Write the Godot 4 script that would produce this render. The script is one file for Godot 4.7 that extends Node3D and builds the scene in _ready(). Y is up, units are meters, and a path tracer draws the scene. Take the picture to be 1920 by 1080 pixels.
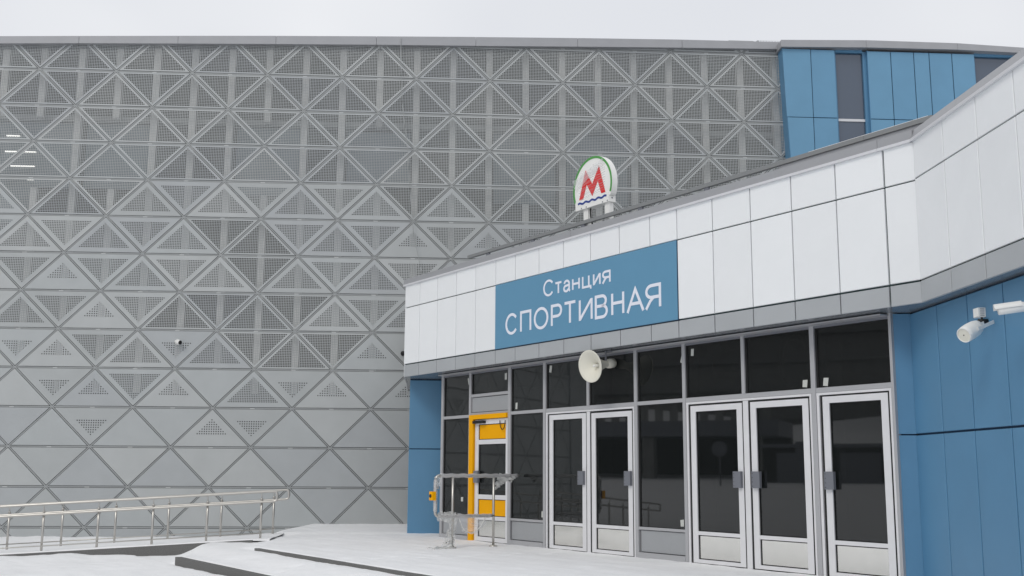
extends Node3D
# A metro pavilion with a diagonal glazed front, beside a sports hall clad in perforated triangles, in snow.
# Frames: the hall's facade (x along the wall, y up, z out), the pavilion's diagonal front and its side wall.

const EYE := 1.28
const D0 := -11.4027
const ALONG := Vector3(0.5548, 0, 0.8320)      # along the diagonal front, towards the camera
const OUT := Vector3(-0.8320, 0, 0.5548)       # out of the diagonal front
const SIDE_ALONG := Vector3(0.05503, 0, 0.99848)
const SIDE_OUT := Vector3(-0.99848, 0, 0.05503)
const SIDE_D := -5.64
const WALL_ALONG := Vector3(0.99815, 0, -0.06086)
const W := 0.9629                              # half the base of a cladding triangle
const HH := 0.9578                             # height of a cladding row
const BASE_ROW := 13.5

var mats := {}
var taken := {}
var rng := RandomNumberGenerator.new()
var hall: Node3D
var pav: Node3D
var FW: Transform3D        # hall facade frame (world)
var FE: Transform3D        # diagonal front frame: x = u, y = height, z = out of the glass
var FS: Transform3D        # side wall frame: x = v, y = height, z = out of the wall
var drift := FastNoiseLite.new()
var drift_fine := FastNoiseLite.new()
var ridges := FastNoiseLite.new()
var tracks := []

# ---------------------------------------------------------------- helpers
func numbered(called: String) -> String:
	if not taken.has(called):
		taken[called] = 0
		return called
	taken[called] += 1
	return "%s_%03d" % [called, taken[called]]

func mb(flat := true) -> SurfaceTool:
	var st := SurfaceTool.new()
	st.begin(Mesh.PRIMITIVE_TRIANGLES)
	st.set_smooth_group(-1 if flat else 0)
	return st

func done(st: SurfaceTool) -> ArrayMesh:
	st.generate_normals()
	return st.commit()

func part(called: String, mesh: Mesh, m: Material, parent: Node, label := "") -> MeshInstance3D:
	var o := MeshInstance3D.new()
	o.name = called
	o.mesh = mesh
	o.material_override = m
	if label != "":
		o.set_meta("label", label)
	parent.add_child(o, true)
	return o

func tag(o: Node, label: String, category: String, group := "", kind := "") -> void:
	if label != "": o.set_meta("label", label)
	if category != "": o.set_meta("category", category)
	if group != "": o.set_meta("group", group)
	if kind != "": o.set_meta("kind", kind)

func thing(called: String, label: String, category: String, at: Transform3D, group := "") -> Node3D:
	var o := Node3D.new()
	o.name = numbered(called)
	add_child(o)
	o.transform = at
	tag(o, label, category, group)
	return o

func structure(called: String, mesh: Mesh, m: Material) -> MeshInstance3D:
	var o := part(numbered(called), mesh, m, self)
	o.set_meta("kind", "structure")
	return o

func quad(st: SurfaceTool, a: Vector3, b: Vector3, c: Vector3, d: Vector3) -> void:   # counter-clockwise seen from outside
	for p in [a, c, b, a, d, c]:
		st.add_vertex(p)

func tri(st: SurfaceTool, a: Vector3, b: Vector3, c: Vector3) -> void:
	for p in [a, c, b]:
		st.add_vertex(p)

func bx(st: SurfaceTool, f: Transform3D, x0: float, x1: float, y0: float, y1: float, z0: float, z1: float) -> void:
	var p := []
	for i in 8:
		p.append(f * Vector3(x1 if i & 1 else x0, y1 if i & 2 else y0, z1 if i & 4 else z0))
	quad(st, p[4], p[5], p[7], p[6])
	quad(st, p[1], p[0], p[2], p[3])
	quad(st, p[5], p[1], p[3], p[7])
	quad(st, p[0], p[4], p[6], p[2])
	quad(st, p[6], p[7], p[3], p[2])
	quad(st, p[0], p[1], p[5], p[4])

func box(f: Transform3D, x0: float, x1: float, y0: float, y1: float, z0: float, z1: float) -> ArrayMesh:
	var st := mb()
	bx(st, f, x0, x1, y0, y1, z0, z1)
	return done(st)

# a cassette: a box whose front edges are rounded off by a small chamfer
func cassette(f: Transform3D, x0: float, x1: float, y0: float, y1: float, z0: float, z1: float, c := 0.006) -> ArrayMesh:
	var st := mb()
	var a := [Vector3(x0, y0, z0), Vector3(x1, y0, z0), Vector3(x1, y1, z0), Vector3(x0, y1, z0)]
	var b := [Vector3(x0, y0, z1 - c), Vector3(x1, y0, z1 - c), Vector3(x1, y1, z1 - c), Vector3(x0, y1, z1 - c)]
	var d := [Vector3(x0 + c, y0 + c, z1), Vector3(x1 - c, y0 + c, z1), Vector3(x1 - c, y1 - c, z1), Vector3(x0 + c, y1 - c, z1)]
	for i in 4:
		var j := (i + 1) % 4
		quad(st, f * a[i], f * a[j], f * b[j], f * b[i])
		quad(st, f * b[i], f * b[j], f * d[j], f * d[i])
	quad(st, f * d[0], f * d[1], f * d[2], f * d[3])
	return done(st)

func prism(st: SurfaceTool, f: Transform3D, poly: PackedVector2Array, z0: float, z1: float) -> void:
	var p := poly
	if Geometry2D.is_polygon_clockwise(p):
		p = p.duplicate()
		p.reverse()
	var ix := Geometry2D.triangulate_polygon(p)
	for i in range(0, ix.size(), 3):
		var t := [p[ix[i]], p[ix[i + 1]], p[ix[i + 2]]]
		if (t[1] - t[0]).cross(t[2] - t[0]) < 0:
			t = [t[0], t[2], t[1]]
		tri(st, f * Vector3(t[0].x, t[0].y, z1), f * Vector3(t[1].x, t[1].y, z1), f * Vector3(t[2].x, t[2].y, z1))
		tri(st, f * Vector3(t[0].x, t[0].y, z0), f * Vector3(t[2].x, t[2].y, z0), f * Vector3(t[1].x, t[1].y, z0))
	for i in p.size():
		var a := p[i]
		var b := p[(i + 1) % p.size()]
		quad(st, f * Vector3(a.x, a.y, z0), f * Vector3(b.x, b.y, z0), f * Vector3(b.x, b.y, z1), f * Vector3(a.x, a.y, z1))

func tube(st: SurfaceTool, pts: Array, r: float, n := 10, caps := true) -> void:
	var rings := []
	var side := Vector3.ZERO
	for i in pts.size():
		var d: Vector3 = (pts[mini(i + 1, pts.size() - 1)] - pts[maxi(i - 1, 0)]).normalized()
		if side == Vector3.ZERO:
			side = d.cross(Vector3.UP if absf(d.y) < 0.9 else Vector3.RIGHT).normalized()
		side = (side - d * side.dot(d)).normalized()
		var up := side.cross(d)
		var ring := []
		for k in n:
			var t := TAU * k / n
			ring.append(pts[i] + (side * cos(t) + up * sin(t)) * r)
		rings.append(ring)
	for i in rings.size() - 1:
		for k in n:
			var j := (k + 1) % n
			quad(st, rings[i][j], rings[i][k], rings[i + 1][k], rings[i + 1][j])
	if caps:
		for k in range(1, n - 1):
			tri(st, rings[0][0], rings[0][k], rings[0][k + 1])
			tri(st, rings[-1][0], rings[-1][k + 1], rings[-1][k])

func bend(pts: Array, r: float, n := 5) -> Array:      # rounds the inner corners of a path
	var out := [pts[0]]
	for i in range(1, pts.size() - 1):
		var a: Vector3 = (pts[i - 1] - pts[i]).normalized()
		var b: Vector3 = (pts[i + 1] - pts[i]).normalized()
		var p0: Vector3 = pts[i] + a * r
		var p1: Vector3 = pts[i] + b * r
		for k in n + 1:
			var t := float(k) / n
			out.append(p0.lerp(pts[i], t).lerp((pts[i] as Vector3).lerp(p1, t), t))
	out.append(pts[-1])
	return out

func lathe(st: SurfaceTool, f: Transform3D, prof: Array, n := 28) -> void:   # profile of (radius, z) from back to front
	for i in prof.size() - 1:
		for k in n:
			var a := TAU * k / n
			var b := TAU * (k + 1) / n
			var p: Vector2 = prof[i]
			var q: Vector2 = prof[i + 1]
			quad(st, f * Vector3(cos(a) * p.x, sin(a) * p.x, p.y), f * Vector3(cos(b) * p.x, sin(b) * p.x, p.y), f * Vector3(cos(b) * q.x, sin(b) * q.x, q.y), f * Vector3(cos(a) * q.x, sin(a) * q.x, q.y))

func aim(at: Vector3, axis: Vector3) -> Transform3D:   # local +z along the axis
	var z := axis.normalized()
	var x := Vector3.UP.cross(z).normalized()
	return Transform3D(Basis(x, z.cross(x), z), at)

# ---------------------------------------------------------------- materials
func noise_tex(freq: float, lo: float, hi: float, seed_: int, normal := 0.0, oct := 4, sz := 512) -> NoiseTexture2D:
	var n := FastNoiseLite.new()
	n.seed = seed_
	n.noise_type = FastNoiseLite.TYPE_SIMPLEX_SMOOTH
	n.frequency = freq
	n.fractal_octaves = oct
	var t := NoiseTexture2D.new()
	t.width = sz
	t.height = sz
	t.seamless = true
	t.noise = n
	if normal > 0.0:
		t.as_normal_map = true
		t.bump_strength = normal
	else:
		var g := Gradient.new()
		g.set_color(0, Color(lo, lo, lo))
		g.set_color(1, Color(hi, hi, hi))
		t.color_ramp = g
	return t

func mat(called: String, c: Color, rough: float, metal := 0.0, grain: Texture2D = null, scale_ := 0.4) -> StandardMaterial3D:
	var m := StandardMaterial3D.new()
	m.albedo_color = c
	m.roughness = rough
	m.metallic = metal
	if grain:
		m.albedo_texture = grain
		m.uv1_triplanar = true
		m.uv1_world_triplanar = true
		m.uv1_scale = Vector3.ONE * scale_
	mats[called] = m
	return m

func make_materials() -> void:
	var soft := noise_tex(0.006, 0.965, 1.0, 11)
	var softer := noise_tex(0.008, 0.985, 1.0, 12)
	var stain := noise_tex(0.012, 0.78, 1.0, 13, 0.0, 5)
	var wavy := noise_tex(0.004, 0, 1, 14, 1.2, 2)
	for i in 4:
		var k: float = [0.985, 0.962, 1.004, 0.975][i]
		var tint: Color = [Color(0.692, 0.709, 0.714), Color(0.692, 0.708, 0.717), Color(0.695, 0.708, 0.71), Color(0.69, 0.705, 0.708)][i]
		mat("panel%d" % i, Color(tint.r * k, tint.g * k, tint.b * k), 0.42, 0.0, soft, 0.35)
	mat("rail", Color(0.60, 0.612, 0.615), 0.5)
	mat("clip", Color(0.74, 0.75, 0.75), 0.4)
	mat("column", Color(0.85, 0.85, 0.84), 0.6)
	mat("back", Color(0.36, 0.36, 0.345), 0.8, 0.0, stain, 0.25)
	mat("hall_pane", Color(0.50, 0.54, 0.56), 0.25)
	mat("flashing", Color(0.645, 0.65, 0.665), 0.38, 0.15, soft, 0.5)
	mat("drip", Color(0.83, 0.835, 0.85), 0.35, 0.1)
	mat("bar", Color(0.55, 0.56, 0.565), 0.45, 0.1, soft, 0.5)
	for i in 3:
		var k: float = [1.0, 0.993, 0.986][i]
		mat("white%d" % i, Color(0.938 * k, 0.948 * k, 0.957 * k), 0.3, 0.0, softer, 0.3)
		mat("grey%d" % i, Color(0.70 * k, 0.715 * k, 0.728 * k), 0.38, 0.1, soft, 0.3)
		mat("blue%d" % i, Color(0.355 * k, 0.55 * k, 0.692 * k), 0.42, 0.0, soft, 0.3)
	for k in mats:
		if k.begins_with("white") or k.begins_with("grey") or k.begins_with("blue") or k.begins_with("panel"):
			mats[k].normal_enabled = true
			mats[k].normal_texture = wavy
			mats[k].normal_scale = 0.12
	mat("wing_blue", Color(0.41, 0.60, 0.728), 0.42, 0.0, soft, 0.3)
	mat("wing_blue_b", Color(0.402, 0.592, 0.722), 0.42, 0.0, soft, 0.3)
	mat("joint", Color(0.20, 0.275, 0.28), 0.8)
	mat("blue_joint", Color(0.12, 0.22, 0.32), 0.8)
	mat("soffit", Color(0.56, 0.58, 0.60), 0.22, 0.35, soft, 0.3)
	mat("mullion", Color(0.69, 0.693, 0.705), 0.4, 0.1, softer, 0.8)
	mat("door_frame", Color(0.90, 0.90, 0.91), 0.35, 0.1, soft, 0.9)
	mat("infill", Color(0.64, 0.65, 0.662), 0.35, 0.1, softer, 0.5)
	mat("steel", Color(0.92, 0.915, 0.895), 0.13, 0.9, soft, 1.4)
	mat("tube_steel", Color(0.75, 0.74, 0.72), 0.3, 0.8)
	mat("plate", Color(0.47, 0.48, 0.51), 0.45, 0.2)
	mat("yellow", Color(0.95, 0.675, 0.0), 0.5, 0.0, softer, 0.6).metallic_specular = 0.25
	mat("black", Color(0.05, 0.05, 0.055), 0.5)
	mat("seal", Color(0.09, 0.09, 0.095), 0.7)
	mat("sign_blue", Color(0.375, 0.575, 0.70), 0.4, 0.0, softer, 0.4)
	mat("letter", Color(0.90, 0.91, 0.95), 0.45)
	mat("plastic_white", Color(0.92, 0.92, 0.91), 0.4)
	mat("cream", Color(0.87, 0.86, 0.81), 0.42)
	mat("green", Color(0.30, 0.59, 0.28), 0.4)
	mat("red", Color(0.83, 0.13, 0.13), 0.4)
	mat("navy", Color(0.12, 0.24, 0.55), 0.4)
	mat("granite", Color(0.50, 0.50, 0.495), 0.75, 0.0, noise_tex(0.08, 0.6, 1.0, 21, 0.0, 5), 1.4)
	mat("dark_wall", Color(0.62, 0.62, 0.61), 0.8, 0.0, stain, 0.2)
	mat("inner_wall", Color(0.60, 0.60, 0.595), 0.7, 0.0, stain, 0.3)
	mat("inner_floor", Color(0.30, 0.30, 0.30), 0.4)
	mat("sticker", Color(0.88, 0.89, 0.87), 0.6, 0.0, noise_tex(0.05, 0.75, 1.0, 23), 4.0)
	var snow := mat("snow", Color(0.958, 0.96, 0.966), 0.85, 0.0, noise_tex(0.006, 0.97, 1.0, 31), 0.12)
	snow.normal_enabled = true
	snow.normal_texture = noise_tex(0.02, 0, 1, 32, 3.0, 5)
	snow.normal_scale = 0.4
	var g := mat("glass", Color(0.115, 0.125, 0.127, 0.80), 0.02)
	g.transparency = BaseMaterial3D.TRANSPARENCY_ALPHA
	g.metallic_specular = 0.55
	var gb := mat("glass_blue", Color(0.28, 0.33, 0.40), 0.06)
	gb.metallic_specular = 0.9
	gb.normal_enabled = true
	gb.normal_texture = wavy
	gb.normal_scale = 0.02
	var wrap := mat("film", Color(0.92, 0.92, 0.91, 0.55), 0.25)
	wrap.transparency = BaseMaterial3D.TRANSPARENCY_ALPHA
	wrap.cull_mode = BaseMaterial3D.CULL_DISABLED
	var thin := mat("film_thin", Color(0.93, 0.93, 0.94, 0.32), 0.3)
	thin.transparency = BaseMaterial3D.TRANSPARENCY_ALPHA
	thin.cull_mode = BaseMaterial3D.CULL_DISABLED
	var lamp := mat("lamp", Color(1, 1, 1), 0.5)
	lamp.emission_enabled = true
	lamp.emission = Color(1, 0.99, 0.96)
	lamp.emission_energy_multiplier = 1.3

# ---------------------------------------------------------------- the sports hall
func row_y(r: float) -> float:
	return (BASE_ROW - r) * HH

# a sheet-metal triangle, apex up, with rows of square holes; rows = [[y above the base, how many], ...]
func holed(rows: Array, pitch: float, hs: float, ymax := 99.0, ymin := -99.0) -> ArrayMesh:
	var st := mb()
	var gap := 0.027
	var shrink := gap * sqrt(1.0 / (W * W) + 1.0 / (HH * HH))
	var hw := func(y: float) -> float: return maxf(0.0, W * (1.0 - shrink - y / HH))
	var y_lo := maxf(gap, ymin)
	var y_hi := minf(HH * (1.0 - shrink), ymax)
	var y := y_lo
	var oy := -HH / 2.0
	var band := func(a: float, b: float, x0a: float, x1a: float, x0b: float, x1b: float) -> void:
		quad(st, Vector3(x0a, a + oy, 0), Vector3(x1a, a + oy, 0), Vector3(x1b, b + oy, 0), Vector3(x0b, b + oy, 0))
	for row in rows:
		var yc: float = row[0]
		var cnt: int = row[1]
		if yc - hs < y_lo or yc + hs > y_hi: continue
		if yc - hs > y + 1e-5:
			band.call(y, yc - hs, -hw.call(y), hw.call(y), -hw.call(yc - hs), hw.call(yc - hs))
		var a := yc - hs
		var b := yc + hs
		var e := (cnt - 1) * pitch / 2.0 + hs
		band.call(a, b, -hw.call(a), -e, -hw.call(b), -e)
		band.call(a, b, e, hw.call(a), e, hw.call(b))
		for i in cnt - 1:
			var x0 := -(cnt - 1) * pitch / 2.0 + i * pitch + hs
			band.call(a, b, x0, x0 + pitch - 2 * hs, x0, x0 + pitch - 2 * hs)
		y = b
	if y_hi > y:
		band.call(y, y_hi, -hw.call(y), hw.call(y), -hw.call(y_hi), hw.call(y_hi))
	var A := Vector3(-hw.call(y_lo), y_lo + oy, 0)
	var B := Vector3(hw.call(y_lo), y_lo + oy, 0)
	var C := Vector3(hw.call(y_hi), y_hi + oy, 0)
	var D := Vector3(-hw.call(y_hi), y_hi + oy, 0)
	var back := Vector3(0, 0, -0.032)
	for s in [[A, B], [B, C], [D, A]]:
		quad(st, s[0] + back, s[1] + back, s[1], s[0])
	return done(st)

func hole_rows(first: float, pitch: float, count: int) -> Array:
	var rows := []
	for j in count:
		rows.append([first + j * pitch, (count - 1 - j) * 2 + 1])
	return rows

func c_limit(r: float) -> float:      # how far right the facade shows above the pavilion
	if r < 4.4: return 20.3
	if r < 6.2: return 18.0
	if r < 7.2: return 15.6
	if r < 8.2: return 13.6
	return 11.6

func build_hall() -> void:
	var up := Vector3(0.0, 1, -0.0107).normalized()
	var bz := WALL_ALONG.cross(up).normalized()
	FW = Transform3D(Basis(WALL_ALONG, bz.cross(WALL_ALONG), bz), Vector3(-12.142, 12.393, -27.0))
	FW.origin -= FW.basis.y * BASE_ROW * HH
	hall = thing("sports_hall", "long grey hall clad in perforated metal triangles, with a blue wing at its right end", "building", FW)
	var id := Transform3D.IDENTITY
	var pd := 0.0418
	var pm := 0.0425
	var ps := 0.0565
	var dense_rows := hole_rows(0.081, pd, 19)
	var meshes := {
		"D": holed(dense_rows, pd, 0.0147), "M": holed(hole_rows(0.158, pm, 15), pm, 0.0125),
		"S": holed(hole_rows(0.327, ps, 7), ps, 0.0135), "X": holed([], 1.0, 0.0)}
	# which panels are finely perforated (D), coarsely (M, S) or plain (X), row by row from c = -1
	var types := [
		"DDDDDDDDDDDDDDDDDDDDDD", "DDDDDDDDDDDDDDDDDDDDDD", "DDDDDDDDDDDDDDDDDDDDDD", "DDDDDDDDDDDDDDDDDDDDDD",
		"MDDDMMMMMMMDMDDDDDDDDD", "MMMMMMDDMMMSMSMSDDDDDD", "XMSMMMMDMMMMSMMMMMMMMM", "XMMSMDDDDMMMMMMMMMMMMM",
		"XSSMMSMDDDSXSXXXXXXXXX", "XXSSMSXMSSXSXXXXXXXXXX", "XXXSXXSSXXXXXXXXXXXXXX", "XXXXXXXXXXXXXXXXXXXXXX",
		"XXXXXXXXXXXXXXXXXXXXXX", "XXXXXXXXXXXXXXXXXXXXXX"]
	var cut_up := holed(dense_rows, pd, 0.0147, HH * 0.815)
	var cut_down := holed(dense_rows, pd, 0.0147, 99.0, HH * 0.185)
	var far_up := holed(dense_rows, pd, 0.0147, HH * 0.5)
	var far_down := holed(dense_rows, pd, 0.0147, 99.0, HH * 0.5)
	for k in 14:
		for i in 22:
			var c: int = i - 1
			if c > c_limit(k): continue
			var apex_up: bool = posmod(c, 2) == posmod(k + 1, 2)
			var me: ArrayMesh = meshes[types[k][i]]
			if k == 0 and c < 4: me = cut_up if apex_up else cut_down
			var o := part("cladding_panel", me, mats["panel%d" % (rng.randi() % 4)], hall)
			o.position = Vector3(c * W, row_y(k + 0.5), rng.randf_range(-0.002, 0.002))
			o.rotation = Vector3(rng.randf_range(-0.005, 0.005), rng.randf_range(-0.005, 0.005), 0.0 if apex_up else PI)
	# the cut row right under the eaves
	for c in range(6, 21):
		var top: float = 0.02 + 0.0215 * (c - 6)          # rows above line 0 that show
		if top < 0.05: continue
		var apex_up: bool = posmod(c, 2) == 0
		var lim: float = minf(top + 0.09, 0.9) * HH
		var me := holed(dense_rows, pd, 0.0147, lim) if apex_up else holed(dense_rows, pd, 0.0147, 99.0, HH - lim)
		var o := part("cladding_panel", me, mats["panel%d" % (rng.randi() % 4)], hall)
		o.position = Vector3(c * W, row_y(-0.5), 0)
		if not apex_up: o.rotation.z = PI
	# joint rails behind the gaps
	var rw := 0.018
	for r in 14:
		part("joint_rail", box(id, (-7.9 if r > 0 else 6.0) * W, c_limit(r) * W, row_y(r) - rw, row_y(r) + rw, -0.06, -0.014), mats.rail, hall)
	for fam in [1.0, -1.0]:
		for q in range(-23, 37, 2):
			var r0 := 99.0
			var r1 := -99.0
			for n in 282:
				var r: float = -0.3 + n * 0.05
				var c: float = q + fam * r
				if c < -7.9 or c > minf(20.2, c_limit(r) + 0.6): continue
				if r < (0.19 - 0.033 * c if c < 6.0 else -0.02 - 0.0215 * (c - 6.0)): continue
				r0 = minf(r0, r)
				r1 = maxf(r1, r)
			if r1 - r0 < 0.12: continue
			var a := Vector3((q + fam * r0) * W, row_y(r0), 0)
			var b := Vector3((q + fam * r1) * W, row_y(r1), 0)
			var f := Transform3D(Basis(Vector3.BACK, atan2(b.y - a.y, b.x - a.x)), a)
			part("joint_rail", box(f, 0, a.distance_to(b), -rw * 0.82, rw * 0.82, -0.06, -0.005 if fam > 0 else -0.007), mats.rail, hall)
	var clip := box(id, -0.055, 0.055, -0.011, 0.011, -0.02, -0.004)
	for r in range(0, 14):
		for c in range(-1, 21):
			if posmod(c, 2) != posmod(r, 2) or c > c_limit(r) - 0.6 or (r == 0 and c < 6): continue
			part("joint_clip", clip, mats.clip, hall).position = Vector3(c * W, row_y(r) - 0.008, 0)
	# behind the screen: columns, windows, the dark inner wall
	var gaps := {0: [2.25, 4.2], 2: [2.25, 4.2], 6: [2.25, 4.3], 9: [2.3, 4.0], 13: [2.25, 4.4], 15: [2.25, 4.4], -1: [2.25, 5.2]}
	for c in range(-1, 21):
		var tr := 0.22 - 0.021 * maxf(0.0, c)
		var spans := [[tr, 9.6]]
		if gaps.has(c): spans = [[tr, gaps[c][0]], [gaps[c][1], 9.6]]
		for s in spans:
			part("column", box(id, c * W - 0.082, c * W + 0.082, row_y(s[1]), row_y(s[0]), -0.42, -0.24), mats.column, hall)
		if gaps.has(c):
			part("window", box(id, (c - 0.85) * W, (c + 0.85) * W, row_y(gaps[c][1] - 0.1), row_y(gaps[c][0] + 0.05), -0.66, -0.60), mats.hall_pane, hall)
	var iw := mb()
	prism(iw, id, PackedVector2Array([Vector2(-9.0 * W, row_y(14.2)), Vector2(20.6 * W, row_y(14.2)), Vector2(20.6 * W, row_y(-0.2)), Vector2(8.0 * W, row_y(-0.02)), Vector2(-1.0 * W, row_y(0.26)), Vector2(-9.0 * W, row_y(0.5))]), -1.2, -0.72)
	part("inner_wall", done(iw), mats.back, hall)
	part("lintel", box(id, -1.9 * W, 20.2 * W, row_y(2.27), row_y(2.12), -0.71, -0.47), mats.bar, hall)
	for l in [[-0.94, -0.59, 2.70], [-0.94, -0.14, 3.14], [-0.77, -0.145, 3.54], [-0.31, -0.144, 3.9]]:
		part("strip_lamp", box(id, l[0] * W, l[1] * W, row_y(l[2]) - 0.014, row_y(l[2]) + 0.014, -0.58, -0.54), mats.lamp, hall)
	# the same cladding going on to the left, outside the picture, where the glass mirrors it
	var st := mb()
	for k in 14:
		for c in range(-8, -1):
			var t := Transform3D(Basis.IDENTITY, Vector3(c * W, row_y(k + 0.5), 0))
			if posmod(c, 2) != posmod(k + 1, 2): t.basis = Basis(Vector3.BACK, PI)
			var fm: ArrayMesh = meshes["D" if k < 5 else ("M" if k < 8 else "X")]
			if k == 0: fm = far_up if posmod(c, 2) == 1 else far_down
			st.append_from(fm, 0, t)
	var more := part("cladding_field", st.commit(), mats.panel0, hall)
	more.set_meta("kind", "stuff")
	part("corner_trim", box(id, -10.2 * W, -7.9 * W, row_y(14.2), row_y(0.36), -1.25, 0.05), mats.panel1, hall)
	# eaves flashing, in lengths
	var edge := [[-10.3, 0.42, 0.62], [-1.06, 0.155, 0.36], [1.0, 0.085, 0.29], [3.6, 0.0, 0.22], [6.2, -0.08, 0.155], [8.9, -0.15, 0.092], [11.6, -0.215, 0.042], [14.4, -0.27, -0.02], [17.3, -0.315, -0.078], [20.03, -0.328, -0.122]]
	for i in edge.size() - 1:
		var e0: Array = edge[i]
		var e1: Array = edge[i + 1]
		st = mb()
		prism(st, id, PackedVector2Array([Vector2(e0[0] * W + 0.004, row_y(e0[2])), Vector2(e1[0] * W - 0.004, row_y(e1[2])), Vector2(e1[0] * W - 0.004, row_y(e1[1])), Vector2(e0[0] * W + 0.004, row_y(e0[1]))]), -1.3, 0.12 + 0.0015 * (i % 2))
		part("eaves_flashing", done(st), mats.flashing, hall)
	# the blue wing at the right end, standing 0.38 m forward
	var zf := 0.38
	var x := func(c: float) -> float: return c * W
	var top := -0.02
	var lo := 4.2
	var mid := 1.95
	st = mb()
	prism(st, id, PackedVector2Array([Vector2(x.call(20.17), row_y(lo)), Vector2(x.call(30.0), row_y(lo)), Vector2(x.call(30.0), row_y(-0.1)), Vector2(x.call(20.05), row_y(-0.1))]), -1.0, zf - 0.22)
	part("wing_wall", done(st), mats.blue_joint, hall)
	st = mb()
	prism(st, id, PackedVector2Array([Vector2(x.call(20.165), row_y(lo)), Vector2(x.call(20.24), row_y(lo)), Vector2(x.call(20.10), row_y(-0.1)), Vector2(x.call(20.025), row_y(-0.1))]), -0.6, zf - 0.026)
	part("corner_panel", done(st), mats.blue1, hall)
	var g := 0.009
	var cols := [[20.03, 20.82], [20.82, 21.50], [22.41, 23.075], [23.075, 23.73], [23.73, 24.167], [24.167, 24.815], [24.815, 25.46], [26.9, 27.6]]
	for i in cols.size():
		for h in 2:
			var ya: float = row_y(mid) + g if h == 0 else row_y(lo)
			var yb: float = row_y(top) if h == 0 else row_y(mid) - g
			if i == 0:
				st = mb()
				var la: float = 20.03 + (0.055 if h == 0 else 0.16)
				var lb: float = 20.03 if h == 0 else 20.03 + 0.07
				prism(st, id, PackedVector2Array([Vector2(x.call(la), ya), Vector2(x.call(20.82) - g, ya), Vector2(x.call(20.82) - g, yb), Vector2(x.call(lb), yb)]), zf - 0.025, zf)
				part("blue_panel", done(st), mats.wing_blue, hall)
			else:
				part("blue_panel", cassette(id, x.call(cols[i][0]) + g, x.call(cols[i][1]) - g, ya, yb, zf - 0.025, zf), mats["wing_blue_b" if i % 2 else "wing_blue"], hall)
	for wdw in [[21.5, 22.41], [25.46, 26.9]]:
		var xa: float = x.call(wdw[0])
		var xb: float = x.call(wdw[1])
		var win := part("window", null, null, hall)
		st = mb()
		var z := zf - 0.17
		bx(st, id, xa, xa + 0.05, row_y(lo), row_y(-0.04), -0.05, zf - 0.10)
		bx(st, id, xb - 0.09, xb, row_y(lo), row_y(-0.04), -0.05, zf - 0.10)
		bx(st, id, xa + 0.05, xb - 0.09, row_y(0.0), row_y(-0.10), -0.05, zf - 0.10)
		win.mesh = done(st)
		win.material_override = mats.blue1
		part("reveal", box(id, xb, xb + 0.012, row_y(lo), row_y(-0.04), 0.0, zf - 0.003), mats.blue0, win)
		part("transom", box(id, xa + 0.05, xb - 0.09, row_y(1.985), row_y(1.915), z - 0.03, z + 0.03), mats.drip, win)
		part("pane", box(id, xa + 0.05, xb - 0.09, row_y(1.915), row_y(0.0) - 0.012, z - 0.02, z), mats.glass_blue, win)
		part("pane", box(id, xa + 0.05, xb - 0.09, row_y(lo), row_y(1.985), z - 0.02, z), mats.glass_blue, win)
	edge = [[19.97, -0.235, -0.035], [22.36, -0.297, -0.085], [24.95, -0.288, -0.098], [27.2, -0.20, -0.05], [30.0, -0.1, 0.05]]
	for i in edge.size() - 1:
		var e0: Array = edge[i]
		var e1: Array = edge[i + 1]
		st = mb()
		prism(st, id, PackedVector2Array([Vector2(x.call(e0[0]) + 0.003, row_y(e0[2])), Vector2(x.call(e1[0]) - 0.003, row_y(e1[2])), Vector2(x.call(e1[0]) - 0.003, row_y(e1[1])), Vector2(x.call(e0[0]) + 0.003, row_y(e0[1]))]), -1.3, zf + 0.10 + 0.002 * (i % 2))
		part("eaves_flashing", done(st), mats.flashing, hall)

# ---------------------------------------------------------------- the metro pavilion
func pane(called: String, f: Transform3D, x0: float, x1: float, y0: float, y1: float, parent: Node) -> MeshInstance3D:
	return part(called, box(f, x0, x1, y0, y1, -0.012, 0.0), mats.glass, parent)

func frame4(st: SurfaceTool, f: Transform3D, x0: float, x1: float, y0: float, y1: float, l: float, r: float, b: float, t: float, z0: float, z1: float) -> void:
	bx(st, f, x0, x0 + l, y0, y1, z0, z1)
	bx(st, f, x1 - r, x1, y0, y1, z0, z1)
	bx(st, f, x0 + l, x1 - r, y1 - t, y1, z0, z1 - 0.001)
	bx(st, f, x0 + l, x1 - r, y0, y0 + b, z0, z1 - 0.001)

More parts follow.
